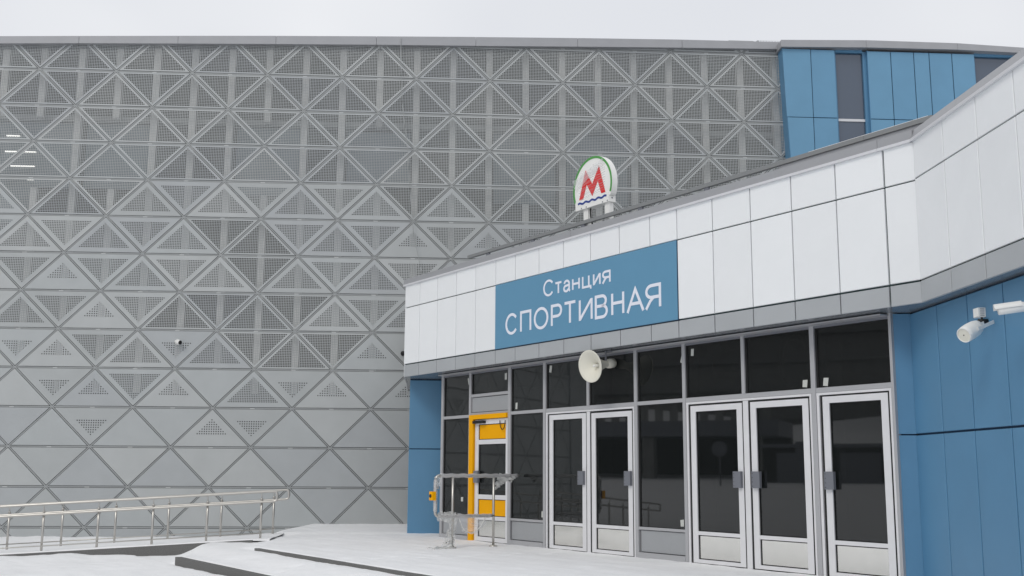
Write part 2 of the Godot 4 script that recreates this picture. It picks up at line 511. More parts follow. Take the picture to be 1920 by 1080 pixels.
func leaf(f: Transform3D, x0: float, x1: float, top: float, handle: float) -> void:
	var d := part("door", null, null, pav)
	var st := mb()
	frame4(st, f, x0, x1, 0.012, top, 0.105, 0.105, 0.052, 0.085, -0.03, 0.028)
	bx(st, f, x0 + 0.105, x1 - 0.105, 0.408, 0.46, -0.03, 0.027)
	d.mesh = done(st)
	d.material_override = mats.door_frame
	st = mb()                                             # the dark gap round the leaf
	frame4(st, f, x0 - 0.034, x1 + 0.024, 0.0, top + 0.02, 0.05, 0.05, 0.02, 0.03, -0.05, 0.0255)
	part("seal", done(st), mats.black, d)
	st = mb()                                             # glazing beads, set back from the stiles
	frame4(st, f, x0 + 0.105, x1 - 0.105, 0.46, top - 0.085, 0.013, 0.013, 0.013, 0.013, -0.02, 0.012)
	frame4(st, f, x0 + 0.105, x1 - 0.105, 0.064, 0.408, 0.013, 0.013, 0.013, 0.013, -0.02, 0.012)
	part("glazing_bead", done(st), mats.seal, d)
	pane("pane", f, x0 + 0.118, x1 - 0.118, 0.473, top - 0.098, d)
	part("kick_plate", box(f, x0 + 0.118, x1 - 0.118, 0.077, 0.395, -0.012, 0.004), mats.steel, d)
	var pp := part("push_plate", box(f, handle - 0.075, handle + 0.075, 1.093, 1.32, 0.03, 0.075), mats.plate, d)
	st = mb()
	for i in 4:
		bx(st, f, handle - 0.06, handle - 0.05, 1.115 + i * 0.057, 1.125 + i * 0.057, 0.0755, 0.078)
	part("screw", done(st), mats.black, pp)

func build_pavilion() -> void:
	var base := Transform3D(FE.basis, FE * Vector3(-14.0, 0, 0))
	pav = thing("metro_pavilion", "low metro entrance pavilion with white fascia, blue walls and a diagonal row of glazed doors", "building", base)
	var inv := base.affine_inverse()
	var E := inv * FE
	var S := inv * FS
	var world := inv
	var o := 0.45
	var st: SurfaceTool
	# fascia cladding on the diagonal
	var us := [-20.5, -19.873, -19.141, -18.401, -17.681, -16.976, -16.323, -15.581, -14.854, -14.11, -13.36, -12.624, -12.012, -11.262, -10.52, -9.78, -9.042, -8.305, -7.862]
	var g := 0.009
	for i in us.size() - 1:
		var a: float = us[i] + (g if i != 17 else 0.013)
		var b: float = us[i + 1] - (g if i != 16 else 0.013)
		if i == 17: b = us[i + 1] - 0.002
		part("white_panel", cassette(E, a, b, 4.714 + g, 5.185, o - 0.03, o), mats["white%d" % (rng.randi() % 3)], pav)
		if i < 5 or i >= 12:
			part("white_panel", cassette(E, a, b, 3.512 + 0.013, 4.714 - g, o - 0.03, o), mats["white%d" % (rng.randi() % 3)], pav)
		part("grey_panel", cassette(E, a, b, 3.253, 3.512 - 0.012, o - 0.03, o), mats["grey%d" % (rng.randi() % 3)], pav)
	part("fascia_core", box(E, -20.49, -7.90, 3.262, 5.22, o - 0.34, o - 0.034), mats.joint, pav)
	part("fascia_end", box(E, -20.503, -20.492, 3.256, 5.2, o - 0.34, o - 0.005), mats.white1, pav)
	# fascia on the side wall
	var so := 0.21
	var vs := [-12.335]
	for i in 12: vs.append(-11.56 + i * 0.785)
	for i in vs.size() - 1:
		var a: float = vs[i] + (g if i > 0 else 0.002)
		var b: float = vs[i + 1] - g
		part("white_panel", cassette(S, a, b, 4.73 + g, 5.185, so - 0.03, so), mats["white%d" % (rng.randi() % 3)], pav)
		part("white_panel", cassette(S, a, b, 3.514 + g, 4.73 - g, so - 0.03, so), mats["white%d" % (rng.randi() % 3)], pav)
		part("grey_panel", cassette(S, a, b, 3.253, 3.514 - g, so - 0.03, so), mats["grey%d" % (rng.randi() % 3)], pav)
	part("fascia_core", box(S, -12.36, vs[-1], 3.262, 5.22, so - 0.34, so - 0.034), mats.joint, pav)
	# the left end returns to the hall
	var pl := FE * Vector3(-20.5, 0, o)
	var RT := world * Transform3D(Basis(Vector3(0.061, 0, 0.998), Vector3.UP, Vector3(-0.998, 0, 0.061)), Vector3(pl.x, 0, pl.z))
	part("grey_panel", box(RT, -3.4, -0.01, 3.253, 3.5, -0.03, 0.0), mats.grey0, pav)
	part("white_panel", box(RT, -3.4, -0.01, 3.52, 5.2, -0.03, 0.0), mats.white0, pav)
	# coping: a bright drip edge and an upright face, in lengths
	var lens := [-20.55, -17.6, -14.62, -11.5, -8.36, -7.86]
	for i in lens.size() - 1:
		part("drip_edge", box(E, lens[i] + 0.002, lens[i + 1] - 0.002, 5.180, 5.214, o - 0.05, o + 0.035), mats.drip, pav)
		part("coping", box(E, lens[i] + 0.002, lens[i + 1] - 0.002, 5.2145, 5.326, o - 0.40, o + 0.02 + 0.002 * (i % 2)), mats.flashing, pav)
	lens = [-12.36, -11.2, -8.2, -5.2, -2.9]
	for i in lens.size() - 1:
		part("drip_edge", box(S, lens[i] + 0.002, lens[i + 1] - 0.002, 5.180, 5.214, so - 0.05, so + 0.035), mats.drip, pav)
		st = mb()
		prism(st, S * Transform3D(Basis(Vector3(0, 0, 1), Vector3.UP, Vector3(-1, 0, 0)), Vector3(lens[i + 1] - 0.002, 0, 0)), PackedVector2Array([Vector2(so - 0.4, 5.2145), Vector2(so + 0.02, 5.2145), Vector2(so - 0.02, 5.33), Vector2(so - 0.36, 5.36)]), 0.0, lens[i + 1] - lens[i] - 0.004)
		part("coping", done(st), mats.flashing, pav)
	# the upstand bar behind the coping, on short brackets
	lens = [-18.9, -15.6, -12.3, -9.0, -7.98]
	for i in lens.size() - 1:
		part("roof_bar", box(E, lens[i] + 0.002, lens[i + 1] - 0.002, 5.59, 5.652, -0.16, -0.1), mats.bar, pav)
	st = mb(false)
	var cap := []
	for i in 21: cap.append(E * Vector3(-9.95 + i * 0.095, 5.654, -0.13))
	tube(st, cap, 0.013, 8)
	part("snow_cap", done(st), mats.snow, pav)
	part("coping", box(E, -10.5, -7.96, 5.326, 5.588, -0.155, -0.125), mats.flashing, pav)
	for i in 5:
		part("bar_bracket", box(E, -18.2 + i * 1.55, -18.1 + i * 1.55, 5.32, 5.589, -0.15, -0.11), mats.plate, pav)
	# soffit
	var sof := []
	for p in [Vector3(-20.49, 0, o - 0.02), Vector3(-7.88, 0, o - 0.02)]: sof.append(FE * p)
	sof.append(FS * Vector3(-3.0, 0, so - 0.02))
	sof.append(FS * Vector3(-3.0, 0, -0.2))
	sof.append(FS * Vector3(-13.3, 0, -0.2))
	sof.append(FE * Vector3(-8.6, 0, -0.15))
	sof.append(FE * Vector3(-19.6, 0, -0.15))
	sof.append(Vector3(-1.5, 0, -23.9))
	sof.append(Vector3(-1.7, 0, -27.3))
	sof.append(Vector3(-2.55, 0, -27.3))
	var flat := Transform3D(Basis(Vector3.RIGHT, Vector3.FORWARD, Vector3.UP), Vector3.ZERO)
	var poly := PackedVector2Array()
	for p in sof: poly.append(Vector2(p.x, -p.z))
	st = mb()
	prism(st, world * flat, poly, 3.256, 3.30)
	part("soffit", done(st), mats.soffit, pav)
	# roof, inner ceiling and floor close the room
	poly = PackedVector2Array()
	for p in [FE * Vector3(-20.3, 0, 0.1), FE * Vector3(-8.0, 0, 0.1), FS * Vector3(-3.0, 0, 0), Vector3(12, 0, -3), Vector3(12, 0, -27.9), Vector3(-2.5, 0, -27.0)]:
		poly.append(Vector2(p.x, -p.z))
	st = mb()
	prism(st, world * flat, poly, 5.0, 5.17)
	part("roof", done(st), mats.bar, pav)
	poly = PackedVector2Array()
	for p in [FE * Vector3(-19.55, 0, -0.10), FE * Vector3(-8.66, 0, -0.10), FS * Vector3(-13.1, 0, -0.3), FS * Vector3(-3.0, 0, -0.3), Vector3(12, 0, -3), Vector3(12, 0, -27.4), Vector3(-1.45, 0, -26.6), Vector3(-1.4, 0, -23.7)]:
		poly.append(Vector2(p.x, -p.z))
	st = mb()
	prism(st, world * flat, poly, 3.305, 3.4)
	part("inner_ceiling", done(st), mats.inner_floor, pav)
	st = mb()
	prism(st, world * flat, poly, -0.3, 0.02)
	part("inner_floor", done(st), mats.inner_floor, pav)
	part("inner_wall", box(world, -2.0, 12, 0.02, 3.3, -27.0, -26.75), mats.inner_wall, pav)
	part("inner_wall", box(world, 11.8, 12.0, 0.02, 3.3, -26.74, -3.0), mats.inner_wall, pav)
	part("inner_wall", box(E, -19.0, -9.0, 0.02, 3.3, -4.6, -4.4), mats.inner_wall, pav)
	for u in [-17.2, -14.4, -11.6]:
		part("inner_column", box(E, u, u + 0.35, 0.02, 3.3, -2.2, -1.85), mats.column, pav)
	# blue wall at the left end, two panels high, and its dark core
	var CL := world * Transform3D(Basis(WALL_ALONG, Vector3.UP, Vector3(0.06086, 0, 0.99815)), Vector3(-2.172, 0, -23.66))
	part("blue_panel", cassette(CL, 0.0, 0.72, -0.02, 1.765, -0.03, 0.0), mats.blue0, pav)
	part("blue_panel", cassette(CL, 0.0, 0.72, 1.783, 3.232, -0.03, 0.0), mats.blue1, pav)
	part("end_wall", box(CL, 0.005, 0.71, -0.4, 3.26, -3.6, -0.031), mats.blue_joint, pav)
	part("end_trim", box(E, -19.66, -19.56, -0.1, 3.256, -1.05, -0.101), mats.mullion, pav)
	# side wall
	var jv := [-13.2, -12.434, -11.672, -10.878, -10.1, -9.32, -8.54, -7.76, -6.98, -6.2, -5.4, -4.6, -3.8, -3.0]
	for i in jv.size() - 1:
		part("blue_panel", cassette(S, jv[i] + 0.011, jv[i + 1] - 0.011, -0.5, 1.765 - 0.012, -0.03, 0.0), mats["blue%d" % (i % 3)], pav)
		part("blue_panel", cassette(S, jv[i] + 0.011, jv[i + 1] - 0.011, 1.765 + 0.012, 3.236, -0.03, 0.0), mats["blue%d" % ((i + 1) % 3)], pav)
	part("side_wall", box(S, -13.2, -3.0, -0.5, 3.256, -0.28, -0.032), mats.blue_joint, pav)
	# the short return between the glazing and the side wall
	var ra := FE * Vector3(-8.625, 0, -0.01)
	var rb := FS * Vector3(-13.185, 0, -0.012)
	var rl := (rb - ra).length()
	var rx := (rb - ra).normalized()
	var RR := world * Transform3D(Basis(rx, Vector3.UP, rx.cross(Vector3.UP)), ra)
	part("blue_panel", box(RR, 0.0, rl, -0.5, 1.765 - g, -0.03, 0.0), mats.blue2, pav)
	part("blue_panel", box(RR, 0.0, rl, 1.765 + g, 3.245, -0.03, 0.0), mats.blue2, pav)
	part("return_core", box(RR, -0.02, rl, -0.5, 3.25, -0.1, -0.031), mats.blue_joint, pav)
	# curtain wall: mullions, rails
	var full := [[-19.629, -19.543], [-18.549, -18.475], [-17.164, -17.074], [-16.036, -15.956], [-13.539, -13.468], [-12.411, -12.345], [-9.926, -9.851], [-8.667, -8.626]]
	for m in full:
		part("mullion", box(E, m[0], m[1], 0.0, 3.256, -0.1, 0.036), mats.mullion, pav)
	for m in [[-14.772, -14.71], [-11.184, -11.122]]:
		part("mullion", box(E, m[0], m[1], 2.4, 3.256, -0.1, 0.035), mats.mullion, pav)
	part("head_rail", box(E, -19.54, -8.67, 3.19, 3.256, -0.1, 0.03), mats.plate, pav)
	part("head_trim", box(E, -19.54, -8.67, 3.222, 3.24, 0.03, 0.17), mats.mullion, pav)
	var bays := [[-19.543, -18.549], [-18.475, -17.164], [-17.074, -16.036], [-15.956, -13.539], [-13.468, -12.411], [-12.345, -9.926], [-9.851, -8.667]]
	for i in bays.size():
		var bay: Array = bays[i]
		var tr_lo: float = 2.345 if i in [0, 2, 4] else 2.337
		part("transom", box(E, bay[0], bay[1], 2.386 if i == 1 else tr_lo, 2.43 if i == 1 else 2.402, -0.1, 0.03), mats.mullion, pav)
		if i == 1:
			part("infill_panel", cassette(E, bay[0] + 0.012, bay[1] - 0.012, 2.44, 2.725, -0.03, 0.012), mats.infill, pav)
			part("transom", box(E, bay[0], bay[1], 2.735, 2.79, -0.1, 0.03), mats.mullion, pav)
		if i in [0, 2, 4]:
			part("transom", box(E, bay[0], bay[1], 0.428, 0.47, -0.1, 0.03), mats.mullion, pav)
			part("infill_panel", cassette(E, bay[0] + 0.03, bay[1] - 0.01, 0.094, 0.42, -0.03, 0.012), mats.infill, pav)
			part("sill_rail", box(E, bay[0], bay[1], 0.0, 0.085, -0.1, 0.045), mats.mullion, pav)
			part("seal", box(E, bay[0], bay[1], 0.085, 0.428, -0.1, -0.031), mats.seal, pav)
	# panes
	var split := [[-19.543, -18.549, 2.402], [-18.475, -17.164, 2.79], [-17.074, -16.036, 2.402], [-15.956, -14.772, 2.402], [-14.71, -13.539, 2.402], [-13.468, -12.411, 2.402], [-12.345, -11.184, 2.402], [-11.122, -9.926, 2.402], [-9.851, -8.667, 2.402]]
	var uppers := []
	for s in split:
		uppers.append(pane("pane", E, s[0] + 0.012, s[1] - 0.012, s[2] + 0.008, 3.186, pav))
		st = mb()
		frame4(st, E, s[0], s[1], s[2], 3.19, 0.034, 0.012, 0.008, 0.008, -0.03, 0.012)
		part("glazing_bead", done(st), mats.seal, pav)
	var lowers := []
	for i in [0, 2, 4]:
		lowers.append(pane("pane", E, bays[i][0] + 0.012, bays[i][1] - 0.012, 0.478, 2.337, pav))
		st = mb()
		frame4(st, E, bays[i][0], bays[i][1], 0.47, 2.345, 0.034, 0.012, 0.008, 0.012, -0.03, 0.012)
		part("glazing_bead", done(st), mats.seal, pav)
	# door frames and leaves
	for f in [[-15.944, -13.545], [-12.336, -9.932], [-9.842, -8.672]]:
		st = mb()
		frame4(st, E, f[0], f[1], 0.0, 2.334, 0.042, 0.03, 0.0, 0.03, -0.06, 0.034)
		part("door_frame", done(st), mats.door_frame, pav)
	for p in [[-14.775, -14.685], [-11.172, -11.072]]:
		part("door_post", box(E, p[0], p[1], 0.0, 2.30, -0.05, 0.034), mats.door_frame, pav)
	leaf(E, -15.853, -14.80, 2.284, -14.906)
	leaf(E, -14.652, -13.606, 2.27, -13.69)
	leaf(E, -12.25, -11.198, 2.276, -11.29)
	leaf(E, -11.037, -9.99, 2.276, -10.935)
	leaf(E, -9.75, -8.73, 2.282, -9.66)
	# the yellow door
	st = mb()
	bx(st, E, -18.475, -18.33, 0.0, 2.386, -0.06, 0.075)
	bx(st, E, -18.33, -17.164, 2.30, 2.386, -0.06, 0.074)
	part("yellow_frame", done(st), mats.yellow, pav)
	st = mb()
	frame4(st, E, -18.33, -17.164, 0.0, 2.30, 0.05, 0.05, 0.02, 0.04, -0.06, 0.012)
	part("seal", done(st), mats.black, pav)
	var yd := part("door", null, null, pav, "grey framed single door with yellow panels in a yellow frame")
	st = mb()
	var x0 := -18.313
	var x1 := -17.175
	bx(st, E, x0, x0 + 0.12, 0.012, 2.29, -0.03, 0.03)
	bx(st, E, x1 - 0.06, x1, 0.012, 2.29, -0.03, 0.03)
	for h in [[0.012, 0.092], [0.405, 0.478], [0.79, 0.874], [1.82, 1.906], [2.2, 2.29]]:
		bx(st, E, x0 + 0.12, x1 - 0.06, h[0], h[1], -0.03, 0.029)
	yd.mesh = done(st)
	yd.material_override = mats.door_frame
	st = mb()
	for h in [[0.092, 0.405], [0.478, 0.79], [0.874, 1.82], [1.906, 2.2]]:
		frame4(st, E, x0 + 0.12, x1 - 0.06, h[0], h[1], 0.012, 0.012, 0.012, 0.012, -0.02, 0.014)
	part("glazing_bead", done(st), mats.seal, yd)
	part("yellow_panel", box(E, x0 + 0.132, x1 - 0.072, 1.918, 2.188, -0.012, 0.008), mats.yellow, yd)
	part("yellow_panel", box(E, x0 + 0.132, x1 - 0.072, 0.49, 0.778, -0.012, 0.008), mats.yellow, yd)
	pane("pane", E, x0 + 0.132, x1 - 0.072, 0.886, 1.808, yd)
	part("kick_plate", box(E, x0 + 0.132, x1 - 0.072, 0.104, 0.393, -0.012, 0.006), mats.steel, yd)
	part("push_plate", box(E, -18.29, -18.14, 1.093, 1.32, 0.031, 0.075), mats.plate, yd)
	part("door_closer", box(E, -18.31, -17.93, 2.218, 2.268, 0.031, 0.10), mats.black, yd)
	st = mb(false)
	var loop := []
	for i in 13:
		var t := PI * i / 12.0
		loop.append(E * Vector3(-17.32 - cos(t) * 0.09, 2.25 - sin(t) * 0.17, 0.05))
	tube(st, loop, 0.009, 6)
	part("closer_cable", done(st), mats.black, yd)
	# paper stickers left on the panes
	var stick := [[uppers[0], -18.615, 3.06, 0.045, 0.14, 0.35], [uppers[1], -17.282, 3.07, 0.075, 0.125, 0.04], [uppers[3], -15.843, 3.10, 0.07, 0.125, -0.13], [uppers[2], -16.919, 2.50, 0.065, 0.12, 0.0], [lowers[0], -18.81, 0.77, 0.085, 0.085, 0.03], [lowers[1], -16.085, 0.57, 0.07, 0.11, 0.0], [lowers[2], -12.50, 0.56, 0.08, 0.10, 0.08], [uppers[6], -12.205, 3.08, 0.062, 0.11, -0.06], [uppers[7], -10.05, 2.475, 0.085, 0.10, -0.05], [uppers[8], -9.70, 2.475, 0.085, 0.11, -0.1], [uppers[5], -12.44, 3.0, 0.04, 0.12, -0.3]]
	for s in stick:
		var f: Transform3D = E * Transform3D(Basis(Vector3.BACK, s[5]), Vector3(s[1], s[2], 0.004))
		st = mb()
		var w2: float = s[3] / 2.0
		var h2: float = s[4] / 2.0
		prism(st, f, PackedVector2Array([Vector2(-w2, -h2 * 0.95), Vector2(w2 * 0.8, -h2), Vector2(w2, h2), Vector2(-w2 * 0.9, h2 * 0.93)]), 0.0, 0.003)
		part("paper_sticker", done(st), mats.sticker, s[0])

func build_inner_cables() -> void:
	for c in [[-15.22, 2.78, "black", "loose loop of black cable hanging inside the upper pane above the left double door", 0.17, 0.33, 5], [-10.35, 2.80, "cream", "loose loop of pale cable hanging inside the upper pane beside the last single door", 0.26, 0.36, 9]]:
		var o := thing("cable_coil", c[3], "cable", Transform3D(FE.basis, FE * Vector3(c[0], c[1], -0.16)))
		var st := mb(false)
		var pts := [Vector3(0.05, 0.5, 0), Vector3(0.02, 0.4, 0)]
		for i in 40:
			var t := PI / 2.0 + TAU * i / 16.0
			var k := 1.0 + 0.14 * sin(i * 0.55 + c[6])
			pts.append(Vector3(cos(t) * c[4] * k, sin(t) * c[5] * k, 0.0012 * i))
		tube(st, pts, 0.009, 6)
		part("cable", done(st), mats[c[2]], o)

# ---------------------------------------------------------------- lettering in uniform strokes
func stroke(st: SurfaceTool, f: Transform3D, pts: Array, w: float, z0: float, z1: float, closed := false) -> void:
	var l := []
	var r := []
	var n := pts.size()
	for i in n:
		var a: Vector2 = pts[i]
		var d0 := Vector2.ZERO
		var d1 := Vector2.ZERO
		if i > 0 or closed: d0 = (a - (pts[(i - 1 + n) % n] as Vector2)).normalized()
		if i < n - 1 or closed: d1 = ((pts[(i + 1) % n] as Vector2) - a).normalized()
		if d0 == Vector2.ZERO: d0 = d1
		if d1 == Vector2.ZERO: d1 = d0
		var nn := (d0.orthogonal() + d1.orthogonal()).normalized()
		var k := w / 2.0 / maxf(0.35, nn.dot(d1.orthogonal()))
		l.append(a - nn * k)
		r.append(a + nn * k)
	var v := func(p: Vector2, z: float) -> Vector3: return f * Vector3(p.x, p.y, z)
	for i in (n if closed else n - 1):
		var j := (i + 1) % n
		quad(st, v.call(r[i], z1), v.call(r[j], z1), v.call(l[j], z1), v.call(l[i], z1))
		quad(st, v.call(r[i], z0), v.call(r[j], z0), v.call(r[j], z1), v.call(r[i], z1))
		quad(st, v.call(l[j], z0), v.call(l[i], z0), v.call(l[i], z1), v.call(l[j], z1))
	if not closed:
		quad(st, v.call(l[0], z0), v.call(r[0], z0), v.call(r[0], z1), v.call(l[0], z1))
		quad(st, v.call(r[-1], z0), v.call(l[-1], z0), v.call(l[-1], z1), v.call(r[-1], z1))

func arc(cx: float, cy: float, rx: float, ry: float, a0: float, a1: float, n := 14) -> Array:
	var p := []
	for i in n + 1:
		var t := deg_to_rad(lerpf(a0, a1, float(i) / n))
		p.append(Vector2(cx + cos(t) * rx, cy + sin(t) * ry))
	return p

func V(a: Array) -> Array:
	var out := []
	for i in range(0, a.size(), 2): out.append(Vector2(a[i], a[i + 1]))
	return out

func glyph(ch: String) -> Array:      # strokes in a unit box; [points, closed]
	var s := []
	match ch:
		"С": s = [[arc(0.5, 0.5, 0.5, 0.5, 38, 322, 26), false]]
		"О": s = [[arc(0.5, 0.5, 0.5, 0.5, 0, 348, 29), true]]
		"П": s = [[V([0, 0, 0, 1, 1, 1, 1, 0]), false]]
		"Р": s = [[V([0, 0, 0, 1, 0.62, 1]) + arc(0.62, 0.73, 0.38, 0.27, 80, -80, 10) + V([0.62, 0.46, 0.06, 0.46]), false]]
		"Т", "т": s = [[V([0, 1, 1, 1]), false], [V([0.5, 0, 0.5, 0.98]), false]]
		"И", "и": s = [[V([0, 0, 0, 1]), false], [V([1, 0, 1, 1]), false], [V([0.04, 0.06, 0.96, 0.94]), false]]
		"В": s = [[V([0.55, 0.53, 0.68, 0.53]) + arc(0.62, 0.265, 0.38, 0.265, 75, -80, 10) + V([0.6, 0, 0, 0, 0, 1, 0.55, 1]) + arc(0.58, 0.765, 0.34, 0.235, 80, -80, 10) + V([0.55, 0.53, 0.06, 0.53]), false]]
		"Н", "н": s = [[V([0, 0, 0, 1]), false], [V([1, 0, 1, 1]), false], [V([0.04, 0.53, 0.96, 0.53]), false]]
		"А": s = [[V([-0.03, -0.04, 0.5, 1.0, 1.03, -0.04]), false], [V([0.2, 0.34, 0.8, 0.34]), false]]
		"Я", "я": s = [[V([1, 0, 1, 1, 0.4, 1]) + arc(0.4, 0.735, 0.37, 0.265, 100, 260, 10) + V([0.4, 0.47, 0.94, 0.47]), false], [V([0.52, 0.45, 0.3, 0.3, 0.0, -0.04]), false]]
		"ц": s = [[V([0, 1, 0, 0, 1.06, 0, 1.06, -0.25]), false], [V([0.82, 0.03, 0.82, 1]), false]]
		"а": s = [[V([0.08, 0.74]) + arc(0.48, 0.7, 0.4, 0.3, 160, 0, 10) + V([0.88, 0.7, 0.88, 0.1, 1.0, -0.02]), false], [V([0.86, 0.58, 0.5, 0.54]) + arc(0.4, 0.27, 0.38, 0.27, 80, 280, 12) + V([0.55, 0.03, 0.86, 0.24]), false]]
	return s

func build_sign() -> void:
	var f := Transform3D(FE.basis, FE * Vector3(-14.49, 4.116, 0.45))
	var board := thing("station_sign", "blue station sign board lettered in white on the white fascia above the doors", "sign", f)
	part("board", cassette(Transform3D.IDENTITY, -2.475, 2.473, -0.598, 0.594, -0.028, 0.012), mats.sign_blue, board)
	part("edge_trim", box(Transform3D.IDENTITY, -2.49, 2.488, -0.606, -0.600, -0.028, 0.004), mats.blue_joint, board)
	part("edge_trim", box(Transform3D.IDENTITY, 2.476, 2.488, -0.60, 0.594, -0.028, 0.004), mats.blue_joint, board)
	var big := [["С", -16.607, -16.206], ["П", -16.133, -15.788], ["О", -15.705, -15.273], ["Р", -15.194, -14.876], ["Т", -14.825, -14.477], ["И", -14.404, -14.036], ["В", -13.976, -13.644], ["Н", -13.554, -13.231], ["А", -13.166, -12.762], ["Я", -12.735, -12.366]]
	var small := [["С", -15.42, -15.106], ["т", -15.08, -14.874], ["а", -14.839, -14.633], ["н", -14.588, -14.377], ["ц", -14.315, -14.065], ["и", -14.02, -13.82], ["я", -13.784, -13.565]]
	for line in [[big, 3.736, 0.390, 0.390, 0.049], [small, 4.286, 0.293, 0.216, 0.0365]]:
		var w: float = line[4]
		for l in line[0]:
			var cap: bool = l[0] == l[0].to_upper()
			var h: float = (line[2] if cap else line[3]) - w
			var wd: float = l[2] - l[1] - w
			if l[0] == "ц": wd = (l[2] - l[1] - w) / 1.06
			var gf := Transform3D(Basis.from_scale(Vector3.ONE), Vector3(l[1] + w / 2.0 + 14.49, line[1] + w / 2.0 - 4.116, 0))
			var st := mb()
			var k := 0
			for s in glyph(l[0]):
				var pts := []
				for p in s[0]: pts.append(Vector2(p.x * wd, p.y * h))
				stroke(st, gf, pts, w, 0.0121, 0.018 + 0.0009 * k, s[1])
				k += 1
			part("letter", done(st), mats.letter, board)

func build_roof_sign() -> void:
	var c := Vector3(-14.81, 6.22, -0.15)
	var at := Transform3D(FE.basis, FE * Vector3(-14.81, 5.18, -0.15))
	var s := thing("metro_roof_sign", "round white metro sign with red letter and green rim on two posts above the fascia", "sign", at)
	var id := Transform3D.IDENTITY
	var cy := c.y - 5.18
	var R := 0.55
	var disc := func(r: float, z0: float, z1: float) -> ArrayMesh:
		var st := mb()
		var p := PackedVector2Array()
		for i in 64: p.append(Vector2(cos(TAU * i / 64) * r, maxf(sin(TAU * i / 64) * r + cy, 0.80 - absf(cos(TAU * i / 64)) * 0.001)))
		prism(st, id, p, z0, z1)
		return done(st)
	part("light_box", disc.call(R, -0.12, 0.0), mats.plastic_white, s)
	var st := mb()
	stroke(st, id, arc(0, cy, R - 0.022, R - 0.022, -20, 118, 40), 0.04, 0.0005, 0.006)
	stroke(st, id, arc(0, cy, R - 0.022, R - 0.022, 118, 203, 28), 0.04, 0.0005, 0.006)
	part("green_rim", done(st), mats.green, s)
	part("foot_box", box(id, -0.475, 0.465, 0.69, 0.853, -0.14, 0.012), mats.plastic_white, s)
	var m := [-15.181, 6.054, -14.998, 6.557, -14.807, 6.27, -14.616, 6.557, -14.445, 6.054, -14.556, 6.054, -14.651, 6.30, -14.808, 6.058, -14.967, 6.30, -15.072, 6.054]
	var p := PackedVector2Array()
	for q in V(m): p.append(q - Vector2(-14.81, 5.18))
	st = mb()
	prism(st, id, p, 0.0005, 0.008)
	part("letter", done(st), mats.red, s)
	st = mb()
	var wv := []
	for i in 46:
		wv.append(Vector2(-0.395 + 0.80 * i / 45.0, 0.80 + 0.012 * sin(i / 45.0 * TAU * 4.5)))
	stroke(st, id, wv, 0.034, 0.0125, 0.018)
	part("wave", done(st), mats.navy, s)
	for x in [-0.232, 0.367]:
		part("post", box(id, x - 0.062, x + 0.062, 0.0, 0.689, -0.12, -0.03), mats.plastic_white, s)
	st = mb()
	for x in [-0.30, -0.16, 0.30, 0.43]:
		bx(st, id, x - 0.01, x + 0.01, 0.70, 0.72, 0.0125, 0.018)
	for y in [0.76, 0.81]:
		bx(st, id, 0.466, 0.47, y - 0.012, y + 0.012, -0.075, -0.05)
	part("bolt", done(st), mats.plate, s)
	st = mb(false)
	tube(st, bend([Vector3(-0.13, 0.70, -0.06), Vector3(-0.13, 0.5, -0.06), Vector3(0.03, 0.2, -0.04), Vector3(0.12, 0.1, -0.05)], 0.12), 0.014, 8)
	part("cable", done(st), mats.black, s)
	# the protective film still taped across its upper left
	st = mb(false)
	var ro := func(i: int, j: int) -> Vector3:
		var a := float(i) / 14.0
		var b := float(j) / 6.0
		var q := Vector2(-0.50, cy - 0.02 + 0.13).lerp(Vector2(0.33, cy + 0.30 + 0.10), a)
		q += Vector2(-0.06, 0.12) * (b - 0.5) * (1.6 - 0.7 * a)
		return Vector3(q.x, q.y, 0.02 + 0.022 * sin(i * 1.9 + j * 2.3) * cos(i * 0.7 - j * 1.1))
	for i in 14:
		for j in 6:
			quad(st, ro.call(i, j), ro.call(i + 1, j), ro.call(i + 1, j + 1), ro.call(i, j + 1))
	part("film", done(st), mats.film_thin, s)
	st = mb()
	for i in 16:
		var y := cy - 0.16 + i * 0.029
		var t := 0.10 * sin(i * 2.1)
		stroke(st, id, [Vector2(-0.36 + t * 0.2, y - 0.03), Vector2(-0.05 + t, y + 0.015), Vector2(0.36, y + 0.05 + t * 0.2)], 0.004 + 0.003 * (i % 2), 0.009, 0.011 + 0.0003 * i)
	part("film_crease", done(st), mats.film_thin, s)

